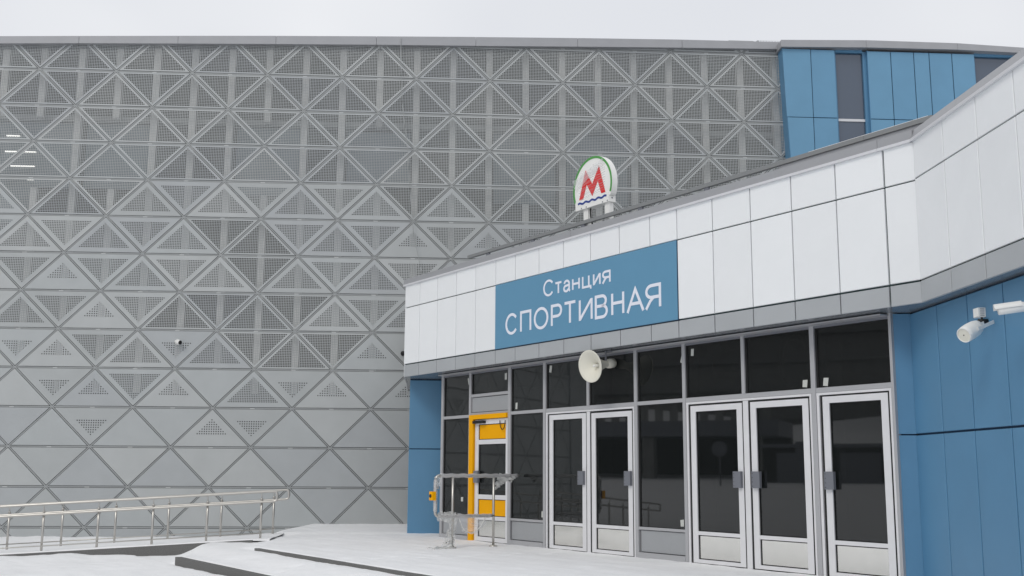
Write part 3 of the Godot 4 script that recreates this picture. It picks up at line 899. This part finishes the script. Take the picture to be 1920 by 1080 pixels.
# ---------------------------------------------------------------- devices
func build_devices() -> void:
	# the horn over the doors
	var back := Vector3(1.600, 3.05, -17.94)
	var mouth := Vector3(1.262, 2.975, -17.66)
	var h := thing("horn_loudspeaker", "round cream horn loudspeaker hung under the white fascia above the double doors", "loudspeaker", aim(back, mouth - back))
	var id := Transform3D.IDENTITY
	var L := back.distance_to(mouth)
	var st := mb(false)
	var prof := []
	for i in 13:
		var t := i / 12.0
		prof.append(Vector2(0.055 + 0.195 * pow(t, 1.9), 0.06 + (L - 0.06) * t))
	var inner := [Vector2(0.262, L - 0.004), Vector2(0.262, L + 0.008), Vector2(0.248, L + 0.008)]
	for i in range(11, -1, -1):
		var t := i / 12.0
		inner.append(Vector2(0.03 + 0.21 * pow(t, 1.6), L - 0.20 * (1.0 - t)))
	inner.append(Vector2(0.0, L - 0.20))
	lathe(st, id, prof + inner, 40)
	part("bell", done(st), mats.cream, h)
	st = mb(false)
	lathe(st, id, [Vector2(0.0, -0.10), Vector2(0.05, -0.10), Vector2(0.075, -0.085), Vector2(0.08, 0.0), Vector2(0.075, 0.05), Vector2(0.05, 0.07)], 24)
	part("driver", done(st), mats.cream, h)
	st = mb(false)
	lathe(st, id, [Vector2(0.024, L - 0.19), Vector2(0.022, L - 0.08), Vector2(0.016, L - 0.07), Vector2(0.0, L - 0.066)], 18)
	part("phase_plug", done(st), mats.plastic_white, h)
	var inv := h.transform.affine_inverse()
	st = mb()
	var arm := inv * Transform3D(FE.basis, back + OUT * 0.08)
	bx(st, arm, -0.022, 0.022, -0.03, 0.20, 0.0, 0.006)
	bx(st, arm, -0.022, 0.13, 0.175, 0.20, -0.09, -0.004)
	part("bracket", done(st), mats.plate, h)
	st = mb(false)
	tube(st, bend([inv * (back + Vector3(0.05, -0.02, -0.05)), inv * (back + Vector3(0.10, -0.14, -0.05)), inv * (back + Vector3(0.22, 0.05, -0.02)), inv * (back + Vector3(0.26, 0.19, -0.03))], 0.08), 0.006, 6)
	part("cable", done(st), mats.black, h)

	# the projector loudspeaker on the blue side wall
	var foot := FS * Vector3(-11.225, 2.885, 0.0)
	var axis := Vector3(-0.78, -0.42, 0.46).normalized()
	var pb := Vector3(4.83, 2.805, -11.33)
	var p := thing("projector_loudspeaker", "white barrel loudspeaker on a strap bracket on the blue side wall", "loudspeaker", aim(pb, axis))
	st = mb(false)
	lathe(st, id, [Vector2(0.0, 0.0), Vector2(0.05, 0.0), Vector2(0.07, 0.012), Vector2(0.082, 0.06), Vector2(0.087, 0.14), Vector2(0.085, 0.22), Vector2(0.08, 0.262), Vector2(0.072, 0.266), Vector2(0.07, 0.255)], 32)
	part("barrel", done(st), mats.plastic_white, p)
	st = mb(false)
	lathe(st, id, [Vector2(0.0702, 0.256), Vector2(0.04, 0.259), Vector2(0.0, 0.26)], 32)
	part("grille", done(st), mats.cream, p)
	st = mb(false)
	lathe(st, id, [Vector2(0.006, 0.26), Vector2(0.006, 0.264), Vector2(0.0, 0.265)], 10)
	part("screw", done(st), mats.black, p)
	inv = p.transform.affine_inverse()
	var ff: Vector3 = inv * foot
	st = mb()
	for sx in [-1.0, 1.0]:
		var a := Vector3(sx * 0.093, 0.01, 0.11)
		var b := Vector3(sx * 0.06, ff.y * 0.75, ff.z * 0.7)
		var d := (b - a)
		var zz := Vector3(1, 0, 0)
		var xx := d.normalized()
		var yy := zz.cross(xx).normalized()
		bx(st, Transform3D(Basis(xx, yy, xx.cross(yy)), a), -0.03, d.length(), -0.018, 0.018, -0.003, 0.003)
	part("bracket", done(st), mats.plastic_white, p)
	st = mb(false)
	tube(st, [ff + (inv.basis * SIDE_OUT) * -0.02, ff + (inv.basis * SIDE_OUT) * 0.10], 0.025, 10)
	part("wall_mount", done(st), mats.black, p)

	# the junction box above it
	var jb := thing("junction_box", "small white junction box on the blue wall just above the barrel loudspeaker", "junction box", Transform3D(FS.basis, FS * Vector3(-11.31, 2.985, 0)))
	part("case", cassette(id, -0.055, 0.055, -0.05, 0.05, 0.0, 0.085), mats.plastic_white, jb)
	st = mb()
	for i in 4:
		bx(st, id, 0.0552, 0.057, -0.035 + i * 0.022, -0.028 + i * 0.022, 0.015, 0.06)
	part("vent_slot", done(st), mats.plate, jb)
	st = mb(false)
	tube(st, [Vector3(0.02, -0.05, 0.03), Vector3(0.03, -0.075, 0.03), Vector3(0.08, -0.10, 0.02)], 0.012, 8)
	part("cable", done(st), mats.black, jb)

	# the bullet camera at the picture's right edge
	var ca := Vector3(4.665, 2.845, -10.47)
	var cb := Vector3(4.885, 2.872, -10.40)
	var cam_t := aim(cb, ca - cb)
	var bc := thing("bullet_camera", "white bullet security camera on the blue wall right of the barrel loudspeaker", "camera", cam_t)
	st = mb(false)
	var cl := ca.distance_to(cb)
	lathe(st, id, [Vector2(0.0, -0.01), Vector2(0.044, -0.01), Vector2(0.048, 0.0), Vector2(0.048, cl), Vector2(0.04, cl + 0.004), Vector2(0.04, cl - 0.01)], 24)
	part("body", done(st), mats.plastic_white, bc)
	st = mb(false)
	lathe(st, id, [Vector2(0.0402, cl - 0.012), Vector2(0.0, cl - 0.01)], 20)
	part("lens", done(st), mats.black, bc)
	st = mb()
	var hood := PackedVector2Array()
	for i in 13: hood.append(Vector2(cos(PI * i / 12.0) * 0.059, 0.005 + sin(PI * i / 12.0) * 0.057))
	for i in 13: hood.append(Vector2(-cos(PI * i / 12.0) * 0.053, 0.005 + sin(PI * i / 12.0) * 0.051))
	prism(st, id, hood, 0.02, cl + 0.035)
	part("sunshade", done(st), mats.plastic_white, bc)
	inv = bc.transform.affine_inverse()
	st = mb(false)
	var wm := FS * Vector3(-10.36, 2.90, 0.0)
	tube(st, bend([Vector3(0, 0, 0.0), Vector3(0, 0.0, -0.06), inv * wm], 0.03), 0.016, 10)
	tube(st, [inv * wm, inv * (wm + SIDE_OUT * 0.03)], 0.045, 16)
	part("wall_mount", done(st), mats.plastic_white, bc)

	# the camera on the hall's cladding
	var wc := thing("wall_camera", "small white security camera with a black lens on the grey triangular cladding above the handrail", "camera", Transform3D(FW.basis, FW * Vector3(4.04 * W, row_y(8.32), 0.0)))
	st = mb(false)
	lathe(st, id, [Vector2(0.07, 0.0), Vector2(0.07, 0.05), Vector2(0.055, 0.075), Vector2(0.0, 0.085)], 24)
	part("mount", done(st), mats.plastic_white, wc)
	var lf := aim(Vector3(0.0, 0, 0.09), Vector3(0.72, -0.2, 0.62))
	st = mb(false)
	lathe(st, lf, [Vector2(0.0, -0.05), Vector2(0.05, -0.04), Vector2(0.052, 0.08), Vector2(0.05, 0.12)], 20)
	part("body", done(st), mats.plastic_white, wc)
	st = mb(false)
	lathe(st, lf, [Vector2(0.0505, 0.105), Vector2(0.05, 0.125), Vector2(0.0, 0.122)], 20)
	part("lens", done(st), mats.black, wc)
	# the dark dome by the fascia's end
	var dc := thing("dome_camera", "tiny dark dome camera on the grey cladding beside the left end of the white fascia", "camera", Transform3D(FW.basis, FW * Vector3(9.80 * W, row_y(8.54), 0.0)))
	st = mb(false)
	lathe(st, id, [Vector2(0.06, 0.0), Vector2(0.06, 0.03), Vector2(0.045, 0.07), Vector2(0.02, 0.09), Vector2(0.0, 0.095)], 20)
	part("dome", done(st), mats.black, dc)
	# a slack lead hanging down the cladding
	var hc := thing("hanging_cable", "thin grey cable hanging slack down the perforated cladding behind the pavilion roof", "cable", Transform3D(FW.basis, FW * Vector3(9.563 * W, row_y(0.0), 0.06)))
	st = mb(false)
	var pts := []
	for q in [[9.563, -0.1, 0.09], [9.57, 0.6, 0.03], [9.62, 1.6, 0.05], [9.80, 3.0, 0.05], [9.86, 3.6, 0.04], [9.93, 4.6, 0.05], [10.02, 5.4, 0.05], [10.2, 6.2, 0.05], [10.36, 6.9, 0.05]]:
		pts.append(Vector3((q[0] - 9.563) * W, -q[1] * HH, q[2]))
	tube(st, bend(pts, 0.25, 3), 0.009, 6)
	part("lead", done(st), mats.rail, hc)

# ---------------------------------------------------------------- handrails
func ramp_y(s: float) -> float:
	return -0.0605 * maxf(0.0, s)

func ramp_rail(called: String, label: String, start: Vector3, step: float, count: int, first: float, loop_r: float, loop_l: float, lift: float) -> void:
	var o := thing(called, label, "handrail", Transform3D(Basis(WALL_ALONG, Vector3.UP, Vector3(0.06086, 0, 0.99815)), start), "stainless handrails along the ramp")
	var st := mb(false)
	var y := func(x: float) -> float: return lift - 0.0605 * maxf(-x, -0.5)
	var xr: float = loop_r
	var xl: float = loop_l
	var top := 0.885
	var low := 0.695
	var path := [Vector3(xl, y.call(xl) + top, 0), Vector3(xr, y.call(xr) + top, 0), Vector3(xr, y.call(xr) + low, 0), Vector3(xl, y.call(xl) + low, 0), Vector3(xl, y.call(xl) + top, 0), Vector3(xl + 0.3, y.call(xl + 0.3) + top, 0)]
	path[0] = Vector3(xl + 0.3, y.call(xl + 0.3) + top, 0)
	tube(st, bend(path, 0.07, 6), 0.024, 12)
	part("rail", done(st), mats.tube_steel, o)
	st = mb(false)
	tube(st, [Vector3(xl + 0.2, y.call(xl + 0.2) + 0.11, 0.0), Vector3(first + 0.05, y.call(first) + 0.11, 0.0)], 0.011, 8)
	part("kerb_rail", done(st), mats.tube_steel, o)
	for i in count:
		var x := first - step * i
		var post := part("post", null, null, o)
		st = mb(false)
		tube(st, [Vector3(x, y.call(x) - 0.1, -0.045), Vector3(x, y.call(x) + 0.76, -0.045)], 0.023, 12)
		post.mesh = done(st)
		post.material_override = mats.tube_steel
		st = mb(false)
		tube(st, [Vector3(x, y.call(x) + 0.76, -0.045), Vector3(x, y.call(x) + 0.80, -0.045), Vector3(x, y.call(x) + top - 0.02, 0)], 0.009, 8)
		tube(st, [Vector3(x, y.call(x) + 0.70, -0.045), Vector3(x, y.call(x) + low, 0)], 0.009, 8)
		tube(st, [Vector3(x, y.call(x) + 0.11, -0.045), Vector3(x, y.call(x) + 0.11, 0)], 0.008, 8)
		part("stem", done(st), mats.tube_steel, post)
		st = mb(false)
		tube(st, [Vector3(x, y.call(x) + 0.735, -0.045), Vector3(x, y.call(x) + 0.765, -0.045)], 0.029, 12)
		part("collar", done(st), mats.tube_steel, post)

func crumple(st: SurfaceTool, a: Vector3, b: Vector3, w0: float, w1: float, nrm: Vector3, seed_: int, n := 14, m := 5) -> void:
	var d := (b - a).normalized()
	var side := d.cross(nrm).normalized()
	var grid := []
	var nz := FastNoiseLite.new()
	nz.seed = seed_
	nz.frequency = 0.35
	for i in n + 1:
		var row := []
		for j in m + 1:
			var t := float(i) / n
			var q := a.lerp(b, t) + side * lerpf(w0, w1, t) * (float(j) / m - 0.5)
			q += nrm * nz.get_noise_2d(i * 2.0, j * 3.0) * 0.05 + side * nz.get_noise_2d(i * 3.0 + 40, j * 2.0) * 0.05 + d * nz.get_noise_2d(i * 2.0, j * 4.0 + 70) * 0.04
			row.append(q)
		grid.append(row)
	for i in n:
		for j in m:
			quad(st, grid[i][j], grid[i + 1][j], grid[i + 1][j + 1], grid[i][j + 1])

func build_rails() -> void:
	ramp_rail("ramp_handrail", "stainless ramp handrail nearer the camera with a looped double rail on slim posts", Vector3(-4.92, 0, -21.70), 1.025, 8, 0.10, 0.40, -8.0, 0.0)
	ramp_rail("ramp_handrail", "stainless ramp handrail farther away beside the grey cladding, ending in a loop at its left", Vector3(-5.05, 0, -23.30), 1.068, 6, 0.13, 0.44, -5.55, 0.0)
	# the guard rail at the yellow door, still in its packing film
	var f := Transform3D(Basis(ALONG, Vector3.UP, OUT), FE * Vector3(-16.75, 0, 0))
	var o := thing("door_guard_rail", "tubular steel guard rail in torn plastic film beside the yellow door", "handrail", f)
	var st := mb(false)
	tube(st, bend([Vector3(0, 1.232, 0.06), Vector3(0, 1.228, 1.79), Vector3(0, 0.536, 1.79), Vector3(0, 0.534, 0.60)], 0.09, 6), 0.026, 12)
	part("rail", done(st), mats.tube_steel, o)
	for z in [1.445, 0.602]:
		st = mb(false)
		tube(st, [Vector3(0, -0.02, z), Vector3(0, 1.22, z)], 0.022, 12)
		var p := part("post", done(st), mats.tube_steel, o)
		st = mb(false)
		tube(st, [Vector3(0, -0.01, z), Vector3(0, 0.02, z)], 0.075, 18)
		part("foot_plate", done(st), mats.tube_steel, p)
	var out := Vector3(1, 0, 0)
	# film wound round the rails, and torn sheets hanging from them
	st = mb(false)
	for seg in [[Vector3(0, 1.23, 0.10), Vector3(0, 1.23, 1.70)], [Vector3(0, 0.535, 0.65), Vector3(0, 0.535, 1.74)], [Vector3(0, 1.15, 1.79), Vector3(0, 0.62, 1.79)]]:
		var path := []
		var nn := 26
		for i in nn + 1:
			var t := float(i) / nn
			var q: Vector3 = (seg[0] as Vector3).lerp(seg[1], t)
			path.append(q + Vector3(sin(i * 2.3) * 0.006, cos(i * 1.7) * 0.006, 0))
		tube(st, path, 0.036, 9)
	part("film_wrap", done(st), mats.film_thin, o)
	st = mb(false)
	crumple(st, Vector3(0.02, 1.235, 0.40), Vector3(0.02, 0.98, 0.595), 0.24, 0.03, out, 5)
	crumple(st, Vector3(0.03, 1.235, 0.26), Vector3(0.0, 1.13, 0.30), 0.22, 0.12, out, 6)
	crumple(st, Vector3(0.02, 1.21, 1.76), Vector3(0.02, 1.0, 1.76), 0.16, 0.05, out, 7)
	crumple(st, Vector3(0.01, 0.55, 1.75), Vector3(0.01, 0.50, 1.40), 0.14, 0.20, out, 8, 16, 5)
	crumple(st, Vector3(0.0, 0.56, 1.42), Vector3(0.02, 0.02, 1.46), 0.20, 0.07, out, 9, 18, 5)
	crumple(st, Vector3(0.02, 0.30, 1.52), Vector3(0.03, 0.0, 1.56), 0.06, 0.20, out, 10, 12, 5)
	crumple(st, Vector3(0.05, 0.015, 1.45), Vector3(0.12, 0.018, 1.9), 0.20, 0.28, Vector3.UP, 12, 12, 5)
	part("torn_film", done(st), mats.film, o)
	st = mb(false)
	crumple(st, Vector3(0.02, 0.52, 1.06), Vector3(0.05, 0.24, 1.12), 0.66, 0.26, out, 13, 12, 9)
	part("torn_film", done(st), mats.film_thin, o)
	st = mb(false)
	tube(st, bend([Vector3(0.03, 0.50, 1.33), Vector3(0.05, 0.30, 1.25), Vector3(0.05, 0.235, 1.07), Vector3(0.05, 0.33, 0.92), Vector3(0.03, 0.52, 0.78)], 0.06), 0.009, 6)
	part("film_hem", done(st), mats.film, o)
	# the call button
	var b := thing("call_button", "yellow call button box clipped to the end of the guard rail", "call button", Transform3D(FE.basis, FE * Vector3(-16.75, 0.885, 1.83)))
	part("case", cassette(Transform3D.IDENTITY, -0.055, 0.055, -0.075, 0.075, -0.02, 0.055), mats.yellow, b)
	st = mb(false)
	lathe(st, Transform3D(Basis.IDENTITY, Vector3(0, 0.0, 0.054)), [Vector2(0.03, 0.0), Vector2(0.03, 0.012), Vector2(0.0, 0.016)], 18)
	part("button", done(st), mats.black, b)

# ---------------------------------------------------------------- ground
func snow_y(p: Vector3) -> float:
	var s := p.dot(OUT) - D0
	var rel := p - Vector3(-4.92, 0, -21.55)
	var rs := -rel.dot(WALL_ALONG)                    # along the ramp, downwards
	var rt := rel.dot(Vector3(0.06086, 0, 0.99815))   # out of the ramp's front edge
	var big := drift.get_noise_2d(p.x * 1.0, p.z * 1.0)
	var fine := drift_fine.get_noise_2d(p.x, p.z)
	var y := -0.315 + 0.035 * big
	y -= 0.03 * smoothstep(7.0, 14.0, s)
	# snow piled against the ramp, the steps and the wall
	y += 0.03 * smoothstep(-7.4, -5.9, p.x) * smoothstep(2.8, 1.4, rt)
	var bank := maxf(ramp_y(rs) - 0.045, y) if rs > 2.0 else ramp_y(rs) - 0.02
	var lay := maxf(smoothstep(2.75 + 0.5 * big, 3.5, rs), smoothstep(1.5 + 0.3 * big, 0.75, rs))
	y = lerpf(y, maxf(y, bank), lay * smoothstep(1.5, 0.25, rt))
	var tread := lerpf(-0.052, -0.150, smoothstep(4.5, 5.25, s)) + 0.008 * big
	var w2 := smoothstep(5.44, 5.36, s) * smoothstep(-5.95 + 0.15 * big, -5.55, p.x)
	y = lerpf(y, tread, w2)
	var w1 := smoothstep(4.32, 4.25, s) * smoothstep(-4.95 + 0.2 * big, -4.35, p.x)
	y = lerpf(y, 0.004 + 0.007 * big, w1)
	if rt < 0.0:
		# under the ramp, and the strip between the ramp and the wall
		y = minf(y, lerpf(y, minf(y, ramp_y(rs) - 0.12), smoothstep(0.0, -0.1, rt) * smoothstep(0.1, 0.3, rs)))
		var wb := smoothstep(-1.75, -2.1, rt)
		y = lerpf(y, lerpf(-0.27, 0.04, smoothstep(-5.9, -4.7, p.x)) + 0.05 * big * smoothstep(-4.0, -5.0, p.x), wb)
	# drift in front of the lower step
	y += 0.025 * smoothstep(6.8, 5.55, s) * smoothstep(5.43, 5.5, s) + 0.045 * smoothstep(-19.0, -14.5, p.dot(ALONG)) * smoothstep(7.0, 5.55, s) * smoothstep(5.43, 5.5, s)
	y += 0.007 * fine
	# wind ridges, and the traces of a few people walking to the doors
	y += 0.012 * ridges.get_noise_2d(p.dot(ALONG) * 0.35, s * 1.6) * smoothstep(0.2, 0.9, s)
	for t in tracks:
		var q := Vector2(s - t.x, p.dot(ALONG) - t.y)
		var d2 := q.length_squared()
		if d2 < 0.09: y -= 0.022 * exp(-d2 / 0.011) - 0.006 * exp(-pow(sqrt(d2) - 0.16, 2.0) / 0.002)
	return y

func build_ground() -> void:
	drift.seed = 3
	drift.frequency = 0.35
	drift.fractal_octaves = 3
	ridges.seed = 19
	ridges.frequency = 1.1
	ridges.fractal_octaves = 3
	for n in 2:
		for i in 16:
			tracks.append(Vector2(0.5 + i * 0.36, -14.9 + n * 5.2 - i * (0.05 + 0.13 * n) + (0.12 if i % 2 else -0.12)))
	drift_fine.seed = 8
	drift_fine.frequency = 2.2
	drift_fine.fractal_octaves = 3
	var us := 420
	var ss := 340
	var u0 := -34.0
	var du := 0.085
	var s0 := -4.2
	var ds := 0.05
	var vs := PackedVector3Array()
	var ix := PackedInt32Array()
	vs.resize((us + 1) * (ss + 1))
	for j in ss + 1:
		for i in us + 1:
			var p := OUT * (D0 + s0 + j * ds) + ALONG * (u0 + i * du)
			p.y = snow_y(p)
			vs[j * (us + 1) + i] = p
	var ns := PackedVector3Array()
	ns.resize(vs.size())
	for j in ss + 1:
		for i in us + 1:
			var a := vs[j * (us + 1) + mini(i + 1, us)] - vs[j * (us + 1) + maxi(i - 1, 0)]
			var b := vs[mini(j + 1, ss) * (us + 1) + i] - vs[maxi(j - 1, 0) * (us + 1) + i]
			var nn := a.cross(b).normalized()
			ns[j * (us + 1) + i] = nn if nn.y > 0 else -nn
	for j in ss:
		for i in us:
			var q := j * (us + 1) + i
			ix.append_array(PackedInt32Array([q, q + 1, q + us + 1, q + 1, q + us + 2, q + us + 1]))
	var ar := []
	ar.resize(Mesh.ARRAY_MAX)
	ar[Mesh.ARRAY_VERTEX] = vs
	ar[Mesh.ARRAY_NORMAL] = ns
	ar[Mesh.ARRAY_INDEX] = ix
	var me := ArrayMesh.new()
	me.add_surface_from_arrays(Mesh.PRIMITIVE_TRIANGLES, ar)
	structure("ground", me, mats.snow)
	var st := mb()
	quad(st, Vector3(-500, -0.46, 300), Vector3(500, -0.46, 300), Vector3(500, -0.46, -500), Vector3(-500, -0.46, -500))
	structure("ground", done(st), mats.snow)
	# granite edges of the two steps, standing out of the snow
	st = mb()
	bx(st, FE, -18.44, -5.0, -0.35, -0.006, 4.24, 4.345)
	structure("step_edge", done(st), mats.granite)
	st = mb()
	bx(st, FE, -19.17, -5.0, -0.45, -0.158, 5.36, 5.465)
	structure("step_edge", done(st), mats.granite)
	st = mb()
	var rf := Transform3D(Basis(WALL_ALONG, Vector3.UP, Vector3(0.06086, 0, 0.99815)), Vector3(-4.92, 0, -21.55))
	prism(st, rf, PackedVector2Array([Vector2(-9.5, -0.9), Vector2(0.0, -0.9), Vector2(0.0, -0.005), Vector2(-9.5, -0.58)]), -0.06, 0.035)
	structure("ramp_kerb", done(st), mats.granite)
	st = mb(false)
	var rp := func(i: int, j: int) -> Vector3:
		var x := 0.32 - i * 0.12
		var t := -1.98 * j / 16.0
		var w := rf * Vector3(x, 0, t)
		var y := ramp_y(-x) + 0.012 + 0.02 * drift.get_noise_2d(w.x, w.z) + 0.004 * drift_fine.get_noise_2d(w.x, w.z)
		if j == 0: y -= 0.014
		return Vector3(w.x, y, w.z)
	for i in 80:
		for j in 16:
			quad(st, rp.call(i + 1, j), rp.call(i, j), rp.call(i, j + 1), rp.call(i + 1, j + 1))
		quad(st, rp.call(i + 1, 0) - Vector3(0, 0.02, 0), rp.call(i, 0) - Vector3(0, 0.02, 0), rp.call(i, 0), rp.call(i + 1, 0))
	structure("ramp", done(st), mats.snow)

func build_surroundings() -> void:
	# what lies left of the picture and shows only mirrored in the glass
	var st := mb(false)
	var nz := FastNoiseLite.new()
	nz.seed = 77
	nz.frequency = 0.03
	var pts := []
	for i in 25:
		var row := []
		for j in 9:
			var z := -100.0 + i * 8.0
			var x := -22.0 - j * 8.5
			row.append(Vector3(x, -0.5 + 1.35 * smoothstep(-24.0, -44.0, x) + smoothstep(-52.0, -84.0, x) * (5.5 + 4.0 * nz.get_noise_2d(z, x)), z))
		pts.append(row)
	for i in 24:
		for j in 8:
			quad(st, pts[i][j], pts[i][j + 1], pts[i + 1][j + 1], pts[i + 1][j])
	structure("hill", done(st), mats.snow)
	var sh := thing("low_shed", "low dark flat roofed shed far across the snow, seen only in the door glass", "shed", Transform3D(Basis.IDENTITY, Vector3(-46, 0.8, -18)))
	part("wall", box(Transform3D.IDENTITY, -3, 0, -0.4, 2.0, -6, 9), mats.seal, sh)
	part("roof", box(Transform3D.IDENTITY, -3.4, 0.4, 2.0, 2.2, -6.4, 9.4), mats.plate, sh)
	for i in 4:
		part("door", box(Transform3D.IDENTITY, 0.0, 0.05, -0.1, 1.7, -5.2 + i * 3.5, -3.0 + i * 3.5), mats.plate, sh)
	for rs in [[-40.0, -25.2, true], [-41.0, -21.0, false]]:
		var sg := thing("road_sign", "round road sign on a thin post across the snow, mirrored in the door glass" if rs[2] else "square road sign on a thin post across the snow, mirrored in the door glass", "road sign", Transform3D(Basis(Vector3.UP, PI / 2), Vector3(rs[0], 0.7, rs[1])))
		st = mb(false)
		tube(st, [Vector3(0, -0.3, 0), Vector3(0, 2.3, 0)], 0.04, 8)
		part("post", done(st), mats.plate, sg)
		if rs[2]:
			st = mb(false)
			tube(st, [Vector3(0, 1.9, 0.045), Vector3(0, 1.9, 0.06)], 0.42, 24)
			part("plate", done(st), mats.plate, sg)
		else:
			part("plate", box(Transform3D.IDENTITY, -0.4, 0.4, 1.6, 2.3, 0.045, 0.06), mats.plate, sg)
	var ov := thing("overpass", "low road overpass with a ribbed parapet beyond the hall, mirrored in the left doors", "bridge", Transform3D(Basis.IDENTITY, Vector3(-52, 0, -46)))
	part("deck", box(Transform3D.IDENTITY, -6, 0, 3.7, 4.7, -40, 22), mats.plate, ov)
	part("abutment", box(Transform3D.IDENTITY, -6, -5, -0.5, 3.69, -40, 22), mats.seal, ov)
	for i in 9:
		part("pillar", box(Transform3D.IDENTITY, -1.2, -0.4, -0.5, 3.69, -36 + i * 7.0, -35.2 + i * 7.0), mats.dark_wall, ov)
	st = mb()
	for i in 62:
		bx(st, Transform3D.IDENTITY, -0.3, -0.05, 4.71, 6.0, -40 + i, -39.5 + i)
	part("parapet", done(st), mats.dark_wall, ov).set_meta("kind", "stuff")
	var b := thing("banded_building", "long dark building with pale floor bands beyond the snowy bank, mirrored in the glass", "building", Transform3D(Basis.IDENTITY, Vector3(-100, 0, -20)))
	part("wall", box(Transform3D.IDENTITY, -8, 0, 0, 34, -90, 80), mats.dark_wall, b)
	for i in 9:
		part("floor_band", box(Transform3D.IDENTITY, 0.0, 0.4, 7.0 + i * 3.0, 7.9 + i * 3.0, -90, 80), mats.inner_wall, b)

# ---------------------------------------------------------------- scene
func _ready() -> void:
	rng.seed = 20260
	var cam := Camera3D.new()
	cam.name = "camera"
	cam.fov = 29.26
	cam.near = 0.1
	cam.far = 900.0
	cam.position = Vector3(0, EYE, 0)
	cam.basis = Basis(Vector3.RIGHT, deg_to_rad(9.5204)) * Basis(Vector3.BACK, deg_to_rad(0.316))
	add_child(cam)
	cam.current = true
	var env := Environment.new()
	env.background_mode = Environment.BG_SKY
	var sky := Sky.new()
	var sm := ProceduralSkyMaterial.new()
	sm.sky_top_color = Color(0.875, 0.888, 0.912)
	sm.sky_horizon_color = Color(0.893, 0.899, 0.92)
	sm.sky_curve = 0.25
	sm.ground_bottom_color = Color(0.70, 0.71, 0.73)
	sm.ground_horizon_color = Color(0.85, 0.86, 0.88)
	sm.sun_angle_max = 0.0
	var cloud := FastNoiseLite.new()
	cloud.seed = 41
	cloud.frequency = 1.1
	cloud.fractal_octaves = 4
	var im := Image.create(512, 256, false, Image.FORMAT_RGBA8)
	for j in 256:
		var lat := PI * (0.5 - (j + 0.5) / 256.0)
		for i in 512:
			var lon := TAU * (i + 0.5) / 512.0
			var v := clampf(0.5 + 0.9 * cloud.get_noise_3d(cos(lat) * cos(lon) * 1.6, sin(lat) * 3.2, cos(lat) * sin(lon) * 1.6), 0, 1)
			im.set_pixel(i, j, Color(v, v, v, 1.0))
	sm.sky_cover = ImageTexture.create_from_image(im)
	sm.sky_cover_modulate = Color(0.43, 0.42, 0.39)
	sky.sky_material = sm
	env.sky = sky
	env.tonemap_mode = Environment.TONE_MAPPER_LINEAR
	env.tonemap_exposure = 1.0
	env.sdfgi_enabled = true
	env.ssao_enabled = true
	env.ssil_enabled = true
	var we := WorldEnvironment.new()
	we.name = "world_environment"
	we.environment = env
	add_child(we)
	var sun := DirectionalLight3D.new()
	sun.name = "sun"
	sun.light_energy = 0.3
	sun.light_color = Color(1.0, 0.985, 0.96)
	sun.light_angular_distance = 20.0
	sun.shadow_enabled = true
	add_child(sun)
	sun.look_at_from_position(Vector3.ZERO, Vector3(0.40, -0.66, -0.62), Vector3.UP)
	FE = Transform3D(Basis(ALONG, Vector3.UP, OUT), OUT * D0)
	FS = Transform3D(Basis(SIDE_ALONG, Vector3.UP, SIDE_OUT), SIDE_OUT * SIDE_D)
	make_materials()
	build_ground()
	build_hall()
	build_pavilion()
	build_sign()
	build_roof_sign()
	build_devices()
	build_rails()
	build_inner_cables()
	build_surroundings()
